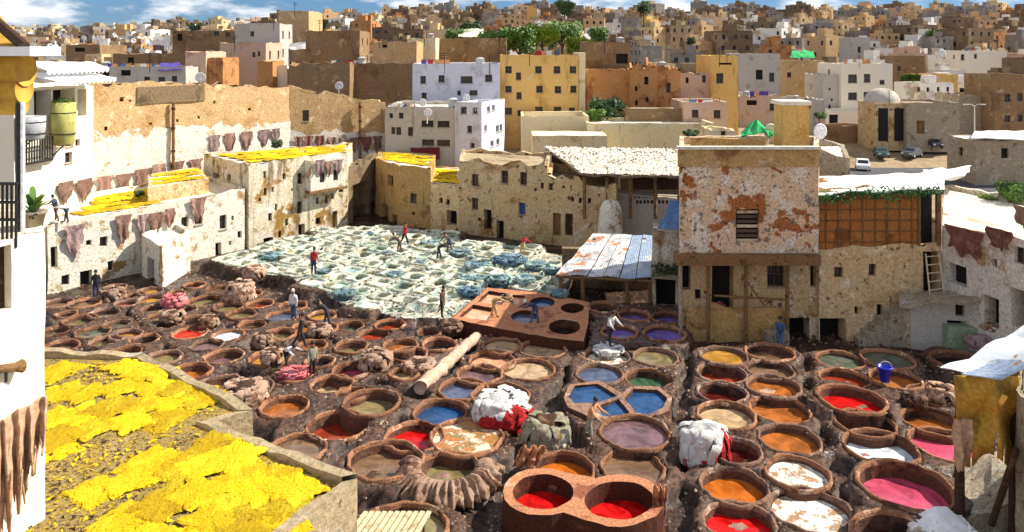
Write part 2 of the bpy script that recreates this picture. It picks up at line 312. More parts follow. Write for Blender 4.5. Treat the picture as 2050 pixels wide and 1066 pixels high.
def facade(mb, A, B, z0, za, zb, ops, wob=.04, step=.9, top_j=.0, m=0):
    dx, dy = B[0]-A[0], B[1]-A[1]; ln = math.hypot(dx, dy); ux, uy = dx/ln, dy/ln; nx, ny = uy, -ux
    zt = min(za, zb)
    ops = [(max(.05, o[0]), min(ln-.05, o[1]), max(z0+.01, o[2]), min(zt-.06, o[3]))+tuple(o[4:]) for o in ops]
    ops = [o for o in ops if o[1]-o[0] > .05 and o[3]-o[2] > .05]
    us = cuts(0, ln, [x for o in ops for x in o[:2]], step); vs_ = cuts(z0, zt, [x for o in ops for x in o[2:4]], step)
    def P(u, z, d=0.):
        if z >= zt-1e-6 and d == 0.:
            z = za+(zb-za)*u/ln
            if top_j: z += top_j*mn.noise((A[0]+ux*u*1.3, A[1]+uy*u*1.3, 7.7))*1.6
        return wobv((A[0]+ux*u-nx*d, A[1]+uy*u-ny*d, z), wob)
    idx = {}; v = []; f = []
    def vid(i, j):
        if (i, j) not in idx: idx[(i, j)] = len(v); v.append(P(us[i], vs_[j]))
        return idx[(i, j)]
    for i in range(len(us)-1):
        uc = (us[i]+us[i+1])/2
        for j in range(len(vs_)-1):
            vc = (vs_[j]+vs_[j+1])/2
            if any(o[0] < uc < o[1] and o[2] < vc < o[3] for o in ops): continue
            f.append((vid(i, j), vid(i+1, j), vid(i+1, j+1), vid(i, j+1)))
    mb.add(v, f, m)
    out = []
    for o in ops:
        u0, u1, w0, w1, kd, d = o; c = [(u0, w0), (u1, w0), (u1, w1), (u0, w1)]
        fr = [P(u, z) for u, z in c]; bk = [P(u, z, d) for u, z in c]
        mb.add(fr+bk, [(k, k+4, (k+1) % 4+4, (k+1) % 4) for k in range(4)], m)
        out.append((bk, (nx, ny), (u1-u0, w1-w0), kd))
    return out
def fit_opening(parent, bk, n, wh, kd):
    """window or door set at the back of a wall opening"""
    A, B, C, D = [Vector(p) for p in bk]; n = Vector((n[0], n[1], 0)); ex = (B-A); ez = (D-A)
    def quad(mb, a0, a1, b0, b1, off, th, m=0):
        q = [A+ex*a+ez*b+n*off for a, b in ((a0, b0), (a1, b0), (a1, b1), (a0, b1))]; q += [p+n*th for p in q]
        mb.add(q, [(4, 5, 6, 7), (0, 1, 5, 4), (1, 2, 6, 5), (2, 3, 7, 6), (3, 0, 4, 7), (3, 2, 1, 0)], m)
    w, h = wh
    if kd in 'os':
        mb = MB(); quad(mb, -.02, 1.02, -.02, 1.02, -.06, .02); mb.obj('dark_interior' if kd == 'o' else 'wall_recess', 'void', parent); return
    if kd in 'wbf':
        t = min(.22, .06/max(w, .1)); tz = min(.2, .06/max(h, .1)); mb = MB()
        for a in ((0, t, 0, 1), (1-t, 1, 0, 1), (t, 1-t, 0, tz), (t, 1-t, 1-tz, 1)): quad(mb, *a, -.05, .07)
        if w > .5 or kd == 'f': quad(mb, .5-t/2, .5+t/2, tz, 1-tz, -.05, .06)
        if h > .8: quad(mb, t, 1-t, .5-tz/2, .5+tz/2, -.05, .055)
        o = mb.obj('window', {'w': 'frame_brown', 'b': 'door_blue', 'f': 'paint_white'}[kd], parent)
        if w > .55:
            q = MB(); quad(q, -.08, 1.08, -.09/max(h, .2), -.005, .02, .30 if h < 3 else .1); q.obj('sill', 'stone', o)
        g = MB(); quad(g, t*.5, 1-t*.5, tz*.5, 1-tz*.5, -.045, .02); g.obj('pane', 'door_blue' if kd == 'b' else 'window_dark', o)
    elif kd in 'dr':
        o = None; k = max(2, int(w/.22))
        mb = MB(); quad(mb, 0, 1, 0, 1, -.08, .03); o = mb.obj('door', 'wood_dark' if kd == 'd' else 'wood', parent)
        for i in range(k):
            mb = MB(); quad(mb, i/k+.01, (i+1)/k-.01, .01, .99, -.05, .04+.015*random.random()); mb.obj('plank', 'wood_dark' if kd == 'd' else 'wood', o)
def inset(pts, t):
    n = len(pts); out = []
    for i in range(n):
        a, b, c = Vector(pts[i-1]), Vector(pts[i]), Vector(pts[(i+1) % n])
        d1 = (b-a).normalized(); d2 = (c-b).normalized(); n1 = Vector((-d1.y, d1.x)); n2 = Vector((-d2.y, d2.x))
        k = n1+n2; k = k/max(.3, k.length_squared)*2 if k.length > .1 else n1
        out.append((b.x+k.x*t*1., b.y+k.y*t*1.))
    return out
def building(name, label, cat, pts, z0, zt, wall, roof='roof_dirt', ops=None, parapet=.4, group=None, wob=.05, step=.9, top_j=.12, thick=.28, bands=None):
    """pts: corners, counter-clockwise from above; the first edge is the front, left to right"""
    n = len(pts); zts = list(zt) if isinstance(zt, (list, tuple)) else [zt]*n; ops = ops or {}
    cx = sum(p[0] for p in pts)/n; cy = sum(p[1] for p in pts)/n
    e = empty(name, (cx, cy, z0), label, cat, group)
    mb = MB(); holes = []
    for i in range(n):
        A, B = pts[i], pts[(i+1) % n]
        holes += facade(mb, A, B, z0, zts[i], zts[(i+1) % n], ops.get(i, []), wob, step, top_j)
    inn = inset(pts, thick); rz = min(zts)-parapet
    for i in range(n):                              # parapet top and inner face
        A, B, C, D = pts[i], pts[(i+1) % n], inn[(i+1) % n], inn[i]; ln = math.hypot(B[0]-A[0], B[1]-A[1]); us = cuts(0, ln, [], step)
        for u0, u1 in zip(us, us[1:]):
            q = []
            for u in (u0, u1):
                k = u/ln; z = zts[i]+(zts[(i+1) % n]-zts[i])*k
                x, y = A[0]+(B[0]-A[0])*k, A[1]+(B[1]-A[1])*k; zj = z+(top_j*mn.noise((A[0]+(B[0]-A[0])*k+(B[0]-A[0])/ln*u*.3, A[1]+(B[1]-A[1])*k+(B[1]-A[1])/ln*u*.3, 7.7))*1.6 if top_j else 0)
                o = wobv((x, y, zj), wob); iv = (D[0]+(C[0]-D[0])*k, D[1]+(C[1]-D[1])*k)
                q.append((o, (iv[0], iv[1], o[2]-.02), (iv[0], iv[1], rz-.05)))
            mb.add([q[0][0], q[1][0], q[1][1], q[0][1], q[1][2], q[0][2]], [(0, 1, 2, 3), (3, 2, 4, 5)])
    mb.obj('wall', wall, e)
    rb = MB(); rb.add([(p[0], p[1], rz) for p in inset(pts, thick*.6)], [tuple(range(n))]); rb.obj('roof', roof, e)
    for h in holes: fit_opening(e, *h)
    return e
def block(name, label, cat, px, py_top, Y, depth, wall, roof='roof_dirt', wins=(), z0=None, yaw=0., group=None, **k):
    """a house whose front runs between photo columns px[0], px[1] at depth Y"""
    A = Vector(XY(px[0], Y)); B = Vector(XY(px[1], Y)); c = (A+B)/2; hw = (B-A).length/2
    u = Vector((math.cos(yaw), math.sin(yaw))); v = Vector((-u.y, u.x)); A = c-u*hw; B = c+u*hw
    pts = [tuple(A), tuple(B), tuple(B+v*depth), tuple(A+v*depth)]
    if z0 is None: z0 = min(T(p[0], p[1]) for p in pts)-.3
    zt = ZY(py_top, Y); ops = {0: [pw(A, B, *q) for q in wins]}
    sd = Vector(B)-Vector((0, 0)); ln = depth
    for edge, side in ((1, k.pop('right', 0)), (3, k.pop('left', 0))):       # plain rows of windows on a side wall
        if side:
            nx, nz = side; ops[edge] = []
            for i in range(nx):
                for j in range(nz):
                    u0 = ln*(i+.5)/nx-.4; zz = zt-1.2-j*3.0
                    if zz-1.1 > z0: ops[edge].append((u0, u0+.8, zz-1.1, zz, 'w', .2))
    return building(name, label, cat, pts, z0, zt, wall, roof, ops, group=group, **k)
def sheet(name, pts3, mat, th=.05, n=(12, 8), amp=.04, parent=None, corr=0, smooth=False):
    """a thin panel over four 3-D corners, sagging and uneven"""
    A, B, C, D = [Vector(p) for p in pts3]; nrm = (B-A).cross(D-A).normalized()
    if nrm.z < 0: nrm = -nrm
    top = []; nu, nv = n
    for j in range(nv+1):
        for i in range(nu+1):
            a, b = i/nu, j/nv; p = (A*(1-a)+B*a)*(1-b)+(D*(1-a)+C*a)*b
            h = amp*mn.noise((p.x*.9, p.y*.9, p.z))*1.6+(corr*math.cos(i*math.pi) if corr else 0)
            e = .03 if (i in (0, nu) or j in (0, nv)) else 0
            top.append(p+nrm*h+Vector((e*mn.noise((p.x*3, p.y*3, 1)), e*mn.noise((p.x*3, p.y*3, 4)), 0)))
    bot = [p-nrm*th for p in top]; m = len(top); fs = []
    for j in range(nv):
        for i in range(nu):
            a = j*(nu+1)+i; q = (a, a+1, a+nu+2, a+nu+1); fs += [q, tuple(x+m for x in reversed(q))]
    bd = [i for i in range(nu)]+[j*(nu+1)+nu for j in range(nv)]+[nv*(nu+1)+nu-i for i in range(nu)]+[(nv-j)*(nu+1) for j in range(nv)]
    for a, b in zip(bd, bd[1:]+bd[:1]): fs.append((b, a, a+m, b+m))
    mb = MB(); mb.add(top+bot, fs); return mb.obj(name, mat, parent, smooth)
# ------------------------------------------------------------------ dye vats: photo centre of the rim, outer width, colour, liquid depth, rim height
VATS = {
 'below the reed house': """1682 720 92 gr .25|1777 717 98 gr .2|1690 757 96 rb .4|1792 757 98 ob .35|1705 797 124 rd .5 .95""",
 'beside the golden hide': """1732 846 112 dr .6|1868 842 118 ob .5|1762 892 138 wh .45|1895 888 134 pk .35|1813 968 174 pk .65 1.0|1800 1075 176 dr .7 .9""",
 'in the right centre row': """1449 712 92 oc .2|1445 746 96 rb .5|1445 784 98 dr .55|1454 828 114 tn .35|1470 900 104 dr .5|1470 970 132 or .45|1480 1043 138 rd .4|1541 704 92 br .5|1542 738 92 br .35|1548 772 104 ob .35|1562 818 116 ob .35|1580 877 118 ob .35|1597 945 124 fo .25|1622 1020 154 fo .25""",
 'right of the log': """1005 690 80 tn .2|1087 697 92 tn .25|985 720 92 sl .3|960 748 90 mv .3|1058 738 104 tn .25|926 777 98 nv .3|881 823 108 bl .35|1002 790 112 dr .5""",
 'by the blue basins': """1215 712 92 fo .3|1312 714 90 ol .2|1200 747 94 nv .2|1298 757 94 gn .45|1271 862 136 mv .25 .9""",
 'at the front centre': """1128 935 124 or .45|1267 935 126 br .15|934 872 142 mx .12|830 872 118 rd .4|771 918 146 br .5 .8|897 938 132 ol .5|808 1056 172 ol .25""",
 'behind the yellow roof corner': """569 812 94 ob .35|744 803 112 ol .55 .8|676 850 124 rb .6|592 898 116 br .2|664 768 84 tn .55|703 787 62 ol .3""",
 'left of the log': """700 652 58 gn .4|780 649 60 rb .4|748 670 62 rb .3|801 690 68 ob .35|702 693 66 ol .45|818 708 74 dk .4|703 740 76 pk .45|590 748 76 pk .1|540 715 80 oc .35|560 668 62 ol .35|625 690 56 ob .3|650 655 52 br .35|610 655 54 ob .3|880 688 70 dk .5|640 722 58 dk .35""",
 'below the lime terrace': """410 602 66 ol .3|457 614 58 ol .3|482 628 60 ol .3|520 608 54 rb .35|565 632 62 nv .2|438 578 50 br .3|505 650 56 br .35""",
 'beside the small shed': """300 582 50 oc .2|302 598 50 oc .25|252 606 46 rb .3|308 617 52 ol .35|325 633 56 ol .35|338 648 54 ol .35|371 619 46 dk .35|384 641 58 dk .35|410 655 50 br .4|380 666 68 rd .15|455 671 62 wh .15|415 690 64 mv .25|449 712 76 mv .5|270 590 40 br .3""",
 'beside the yellow roof': """116 606 56 br .3|168 606 60 br .25|160 640 66 ol .35|208 626 60 gr .4|186 664 66 gr .2|234 648 54 gr .3|252 669 62 oc .3|211 682 60 ol .3|246 706 70 oc .35|110 662 56 gr .35|120 693 70 br .35|290 678 58 dk .4|328 714 70 ol .3|380 742 82 ob .45|135 728 60 rb .4|230 575 44 dk .3|440 770 96 br .5|500 775 90 dk .45""",
 'beside the tin shed': """1270 630 66 pu .4 .85|1337 634 66 pu .4 .85|1240 662 74 pu .35 .8|1331 666 84 pu .3 .8|1208 614 62 dk .5 .95""",
 'by the right wall': """1920 720 100 dk .4|1860 790 90 dk .5|1990 640 80 br .3 1.6""",
}
ALLV = []     # every opening in the ground: x, y, R outer, r inner, rim z, exponent, rotation
def vat(name, x, y, R, h, key, depth, label, group, n=2., rot=0., asp=1., rim='clay_rim', wallm='clay_wall', t=None, seg=36, g=0.):
    t = t or max(.14, .105*R); ri = R-t; sd = random.random()*50
    e = empty(name, (x, y, g), label, 'vat' if name == 'dye_vat' else 'lime pit', group)
    def sh(a):
        c, s = abs(math.cos(a)), abs(math.sin(a))
        return (c**n+s**n)**(-1/n)*(1+(.06 if name == 'dye_vat' else .025)*mn.noise((math.cos(a)*1.3+sd, math.sin(a)*1.3, sd)))
    def ring(r, z, jz=0., jr=0.):
        out = []
        for k in range(seg):
            a = 2*math.pi*k/seg; q = r*sh(a)+jr*mn.noise((math.cos(a)*4+sd, math.sin(a)*4, z*2)); px, py = q*math.cos(a), q*math.sin(a)*asp
            c, s = math.cos(rot), math.sin(rot); out.append((px*c-py*s, px*s+py*c, z+jz*mn.noise((math.cos(a)*2.2, math.sin(a)*2.2, sd))))
        return out
    def loft(rings, mat, nm):
        mb = MB(); v = [p for r in rings for p in r]
        mb.add(v, [(i*seg+k, i*seg+(k+1) % seg, (i+1)*seg+(k+1) % seg, (i+1)*seg+k) for i in range(len(rings)-1) for k in range(seg)])
        return mb.obj(nm, mat, e, True, local=True)
    H = h-g
    zl = H-depth
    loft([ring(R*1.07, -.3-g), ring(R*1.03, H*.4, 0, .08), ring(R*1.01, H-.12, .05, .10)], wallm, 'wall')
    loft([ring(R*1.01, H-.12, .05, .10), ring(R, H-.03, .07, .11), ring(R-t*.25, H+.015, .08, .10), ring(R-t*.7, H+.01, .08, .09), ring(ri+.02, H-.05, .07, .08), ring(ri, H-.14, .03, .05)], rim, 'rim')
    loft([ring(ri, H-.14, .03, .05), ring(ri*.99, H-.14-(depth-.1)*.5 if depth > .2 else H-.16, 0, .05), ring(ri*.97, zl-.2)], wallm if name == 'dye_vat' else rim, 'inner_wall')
    mb = MB(); r0 = ring(ri*.995, zl); mb.add(r0+[(0, 0, zl)], [(k, (k+1) % seg, seg) for k in range(seg)]); mb.obj('liquid', 'liquid_'+key, e, local=True)
    if name == 'dye_vat' and key not in ('fo', 'mx') and random.random() < .45:      # scum and soaking skins on the liquid
        for _ in range(random.choice([1, 1, 2])):
            a0 = random.random()*6.3; d0 = ri*random.uniform(.15, .6); rr = ri*random.uniform(.12, .32); k = 18; sd2 = random.random()*90
            pts = [(d0*math.cos(a0)+rr*(1+.55*mn.noise((math.cos(6.283*i/k)*1.6+sd2, math.sin(6.283*i/k)*1.6, 0)))*math.cos(6.283*i/k), d0*math.sin(a0)+rr*.7*(1+.55*mn.noise((math.cos(6.283*i/k)*1.6+sd2, math.sin(6.283*i/k)*1.6, 0)))*math.sin(6.283*i/k), zl+.004) for i in range(k)]
            mb = MB(); mb.add(pts+[(d0*math.cos(a0), d0*math.sin(a0), zl+.035)], [(i, (i+1) % k, k) for i in range(k)]); mb.obj('soaking_skin', random.choice(['hide_pale', 'hide_dark', 'liquid_'+key, 'hide_brown']), e, True, local=True)
    ALLV.append((x, y, R, ri+.6*t, h, n, rot, asp))
    return e
def build_vats():
    for where, txt in VATS.items():
        rows = [r.split() for r in txt.split('|')]; cnt = {}
        rows.sort(key=lambda r: -float(r[1]))
        for r in rows: cnt.setdefault(r[3], []).append(r)
        for key, rs in cnt.items():
            for i, r in enumerate(rs):
                px, py, wd, dp = float(r[0]), float(r[1]), float(r[2]), float(r[4]); h = float(r[5]) if len(r) > 5 else .55+.14*random.random()
                p = G(px, py, h); R = wd/2/F*p.y*1.06
                pre = 'round vat of '+LIQ[key][0]
                if len(rs) > 1: pre += ', '+('nearest' if i == 0 else 'farthest' if i == len(rs)-1 and i > 1 else ORD[i+1]+' nearest')+' such'
                grey = where.startswith(('by the blue', 'in the right', 'beside the small', 'beside the yellow'))
                vat('dye_vat', p.x, p.y, R, h, key, dp*(.92 if dp > .22 else 1.), pre+' '+where, 'round dye vats in the tannery', rim='clay_rim_grey' if grey and random.random() < .6 else 'clay_rim', seg=40 if R > 1.3 else 30)
build_vats()
def fill_vats():
    """the smaller vats that fill the gaps of the left field"""
    reg = [(105, 612), (250, 585), (400, 560), (560, 600), (680, 640), (860, 660), (900, 690), (850, 750), (740, 770), (620, 790), (520, 790), (430, 790), (330, 735), (290, 690), (130, 760)]
    got = []; tries = 0
    while len(got) < 60 and tries < 6000:
        tries += 1; px, py = random.uniform(100, 900), random.uniform(560, 795)
        if not inpoly(px, py, reg): continue
        p = G(px, py, .55); R = random.uniform(.62, .95)
        if all(math.hypot(p.x-a[0], p.y-a[1]) > R+a[2]+.06 for a in ALLV) and all(math.hypot(p.x-q[1].x, p.y-q[1].y) > R+q[2]+.06 for q in got): got.append((px, p, R, random.choice(['ol', 'br', 'br', 'dk', 'ob', 'oc', 'gr', 'rb', 'mv', 'tn'])))
    by = {}
    for g in sorted(got, key=lambda g: g[0]): by.setdefault(g[3], []).append(g)
    for key, lst in by.items():
        for k, (px, p, R, _) in enumerate(lst): vat('dye_vat', p.x, p.y, R, .5+.1*random.random(), key, random.uniform(.2, .45), 'small vat of %s in the left field, %s of these from the left' % (LIQ[key][0], ORD[k+1]), 'round dye vats in the tannery', rim=random.choice(['clay_rim', 'clay_rim_grey']), seg=26)
# ---- lime terrace
def limeh(Y): return float(np.interp(Y, [44, 50, 60, 70], [.75, .7, .35, .2]))
def onlime(px, py):
    z = .6
    for _ in range(6): z = limeh(G(px, py, z).y)
    return G(px, py, z)
LPX = [(425, 532), (480, 506), (545, 492), (690, 458), (800, 456), (910, 478), (1010, 492), (1135, 512), (1125, 596), (985, 572), (905, 640), (800, 638), (680, 608), (580, 560)]
LPOLY = [onlime(*p).xy for p in LPX]
def inpoly(x, y, P):
    c = False; j = len(P)-1
    for i in range(len(P)):
        if (P[i][1] > y) != (P[j][1] > y) and x < (P[j][0]-P[i][0])*(y-P[i][1])/(P[j][1]-P[i][1])+P[i][0]: c = not c
        j = i
    return c
fill_vats()
def build_lime():
    u = Vector((.90, -.43)); v = Vector((.43, .90)); o = Vector((-8, 50)); ang = math.atan2(u.y, u.x); cells = []
    for j in range(-12, 16):
        for i in range(-14, 14):
            sx, sy = 1.72, 1.8
            p = o+u*(i*sx+.4*(j % 2))+v*(j*sy)
            if i == 4: continue                                              # the stone path between the pits
            if inpoly(p.x, p.y, LPOLY) and min((Vector(LPOLY[k])-p).length for k in range(len(LPOLY))) > .6:
                if any((Vector((a[0], a[1]))-p).length < a[2]+.9 for a in ALLV if a[5] == 2.): continue
                cells.append((j, i, p))
    for j in sorted(set(c[0] for c in cells)):
        row = sorted([c for c in cells if c[0] == j], key=lambda c: c[1]); jj = j-min(c[0] for c in cells)+1
        for k, (_, i, p) in enumerate(row):
            key = random.choices(['l1', 'l2', 'l3', 'l4', 'l5', 'l6'], [4.5, 3, 3.5, 2.5, 3, 2.8])[0]
            dp = random.choice([.1, .2, .3, .42, .55, .65]); q = p+Vector((random.uniform(-.12, .12), random.uniform(-.12, .12)))
            hh = limeh(q.y)+.22+random.uniform(-.12, .28)
            vat('lime_pit', q.x, q.y, random.uniform(.68, .80), hh, key, dp, 'lime pit of %s, %s from left in %s row from front' % (LIQ[key][0], ORD[k+1], ORD[jj]), 'whitewashed lime pits', n=random.choice([5, 7, 9]), rot=ang+random.uniform(-.08, .08), asp=random.uniform(.9, 1.08), rim='lime', wallm='lime', t=.24, seg=28, g=limeh(q.y)-.3)
build_lime()

# ------------------------------------------------------------------ basins with several openings in one block
def basin(name, label, outline, z, holes, rim, wallm, g=-.2, group=None, wob=.05):
    """outline, holes: photo points on the plane z; each hole (points, colour, depth)"""
    def res(P, closed=True, st=.35):
        out = []
        for a, b in zip(P, P[1:]+P[:1]):
            a, b = Vector(a), Vector(b); k = max(1, int((b-a).length/st)); out += [a+(b-a)*(i/k) for i in range(k)]
        return [p+Vector((wob*mn.noise((p.x*1.5, p.y*1.5, 2)), wob*mn.noise((p.x*1.5, p.y*1.5, 8)))) for p in out]
    def lp(P): return res([G(a, b, z).xy for a, b in P])
    O = lp(outline)
    if sum(a.x*b.y-b.x*a.y for a, b in zip(O, O[1:]+O[:1])) < 0: O.reverse()
    cx = sum(p.x for p in O)/len(O); cy = sum(p.y for p in O)/len(O); e = empty(name, (cx, cy, 0), label, 'vat', group)
    H = []
    for pts, key, d in holes:
        h = lp(pts)
        if sum(a.x*b.y-b.x*a.y for a, b in zip(h, h[1:]+h[:1])) < 0: h.reverse()
        H.append((h, key, d))
    loops = [[Vector((p.x, p.y, z)) for p in O]]+[[Vector((p.x, p.y, z)) for p in reversed(h)] for h, _, _ in H]
    flat = [p for l in loops for p in l]; tri = tessellate_polygon(loops); mb = MB()
    fs = []
    for t in tri:
        a, b, c = [flat[i] for i in t]; fs.append(tuple(t) if (b-a).cross(c-a).z > 0 else tuple(reversed(t)))
    vv = [(p.x, p.y, p.z+.04*mn.noise((p.x*2, p.y*2, 3))) for p in flat]
    mb.add(vv, fs)
    mb.obj('rim', rim, e)
    mb = MB(); k = len(O)
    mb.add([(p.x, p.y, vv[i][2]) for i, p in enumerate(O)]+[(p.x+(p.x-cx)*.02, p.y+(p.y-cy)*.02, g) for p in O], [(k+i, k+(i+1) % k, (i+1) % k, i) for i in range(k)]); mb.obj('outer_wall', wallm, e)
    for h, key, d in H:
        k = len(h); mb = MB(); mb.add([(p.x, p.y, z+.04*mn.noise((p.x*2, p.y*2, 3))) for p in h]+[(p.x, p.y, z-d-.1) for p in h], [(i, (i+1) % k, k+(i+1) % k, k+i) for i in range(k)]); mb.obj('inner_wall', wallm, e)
        mb = MB(); mb.add([(p.x, p.y, z-d) for p in h], [tuple(range(k))]); mb.obj('liquid', 'liquid_'+key, e)
    return e, O, H
def ell(cx, cy, w, h, n=28): return [(cx+w/2*math.cos(2*math.pi*i/n), cy+h/2*math.sin(2*math.pi*i/n)) for i in range(n)]
BAS = []
def stad(a, b, n=14):
    """outline round two ellipses (cx, cy, w, h), left and right"""
    P = []
    for i in range(n+1): t = math.radians(58)+math.radians(244)*i/n; P.append((a[0]+a[2]/2*math.cos(t), a[1]+a[3]/2*math.sin(t)))
    for i in range(n+1): t = math.radians(-122)+math.radians(244)*i/n; P.append((b[0]+b[2]/2*math.cos(t), b[1]+b[3]/2*math.sin(t)))
    return P
BAS.append(basin('twin_dye_vat', 'raised orange clay tub with two round basins of crimson dye at the front', stad((1085, 985, 156, 96), (1240, 1002, 182, 106)), 1.0,
      [(ell(1087, 985, 122, 70), 'rd', .6), (ell(1240, 1002, 140, 76), 'rd', .65)], 'clay_orange', 'clay_shaded'))
BAS.append(basin('blue_dye_basin', 'grey stone block of three angular basins brimming with blue dye', [(1128, 795), (1140, 770), (1200, 762), (1245, 788), (1262, 774), (1320, 774), (1346, 796), (1340, 822), (1300, 838), (1230, 842), (1180, 836), (1138, 815)], .75,
      [([(1138, 795), (1150, 773), (1196, 768), (1236, 792), (1192, 808), (1150, 808)], 'bl', .12), ([(1250, 797), (1268, 780), (1316, 780), (1336, 798), (1328, 816), (1296, 831), (1272, 826)], 'bl', .15), ([(1196, 814), (1238, 799), (1260, 826), (1240, 836), (1205, 832)], 'bl', .14)], 'clay_rim_grey', 'clay_wall'))
BAS.append(basin('tanning_basin', 'long raised clay platform holding three square salmon basins and four round vats', [(905, 638), (975, 576), (1060, 584), (1118, 592), (1180, 606), (1178, 645), (1168, 684), (1100, 676), (1010, 660)], .95,
      [([(956, 604), (978, 582), (1020, 588), (1004, 611)], 'sl', .22), ([(918, 634), (948, 610), (992, 618), (976, 643)], 'sl', .22), ([(1012, 606), (1026, 590), (1052, 593), (1036, 610)], 'sl', .16), (ell(1086, 605, 50, 20), 'bl', .2), (ell(1050, 634, 54, 24), 'nv', .2), (ell(1130, 655, 64, 30), 'dk', .5), (ell(1146, 617, 46, 20), 'dk', .45)], 'clay_orange', 'clay_shaded'))
MOUNDS = [([(868, 848), (905, 790), (962, 668), (1030, 664), (1140, 682), (1122, 752), (1072, 812), (960, 850)], .56), ([(1392, 700), (1590, 692), (1612, 800), (1690, 1010), (1705, 1080), (1395, 1080), (1400, 930), (1420, 860)], .56), ([(1632, 705), (1830, 702), (1850, 770), (1800, 812), (1640, 800)], .58), ([(1665, 830), (1920, 815), (1965, 905), (1890, 940), (1720, 925)], .56), ([(1150, 700), (1360, 700), (1352, 760), (1345, 870), (1210, 890), (1120, 830), (1140, 740)], .62), ([(1055, 915), (1340, 905), (1340, 975), (1050, 975)], .62),
   ([(240, 595), (320, 572), (480, 690), (500, 730), (400, 735), (300, 660)], .62), ([(385, 595), (440, 570), (540, 600), (600, 640), (520, 670)], .62), ([(120, 640), (240, 615), (330, 690), (260, 725), (195, 700)], .62), ([(640, 640), (800, 640), (850, 715), (690, 700)], .6), ([(530, 800), (640, 745), (800, 785), (780, 850), (680, 890), (560, 920)], .62),
             ([(1172, 646), (1230, 640), (1240, 606), (1372, 612), (1380, 690), (1175, 690)], .7)]
# ------------------------------------------------------------------ the pit floor
def vnoise(x, y, s, seed):
    rs = np.random.RandomState(seed); tab = rs.rand(256, 256); x = x/s; y = y/s
    i = np.floor(x).astype(int); j = np.floor(y).astype(int); fx = x-i; fy = y-j; fx = fx*fx*(3-2*fx); fy = fy*fy*(3-2*fy)
    a = tab[i % 256, j % 256]; b = tab[(i+1) % 256, j % 256]; c = tab[i % 256, (j+1) % 256]; d = tab[(i+1) % 256, (j+1) % 256]
    return (a*(1-fx)+b*fx)*(1-fy)+(c*(1-fx)+d*fx)*fy-.5
def npin(X, Y, P):
    c = np.zeros(X.shape, bool); j = len(P)-1
    for i in range(len(P)):
        xi, yi, xj, yj = P[i][0], P[i][1], P[j][0], P[j][1]
        if yi != yj: c ^= ((yi > Y) != (yj > Y)) & (X < (xj-xi)*(Y-yi)/(yj-yi)+xi)
        j = i
    return c
ST = .14
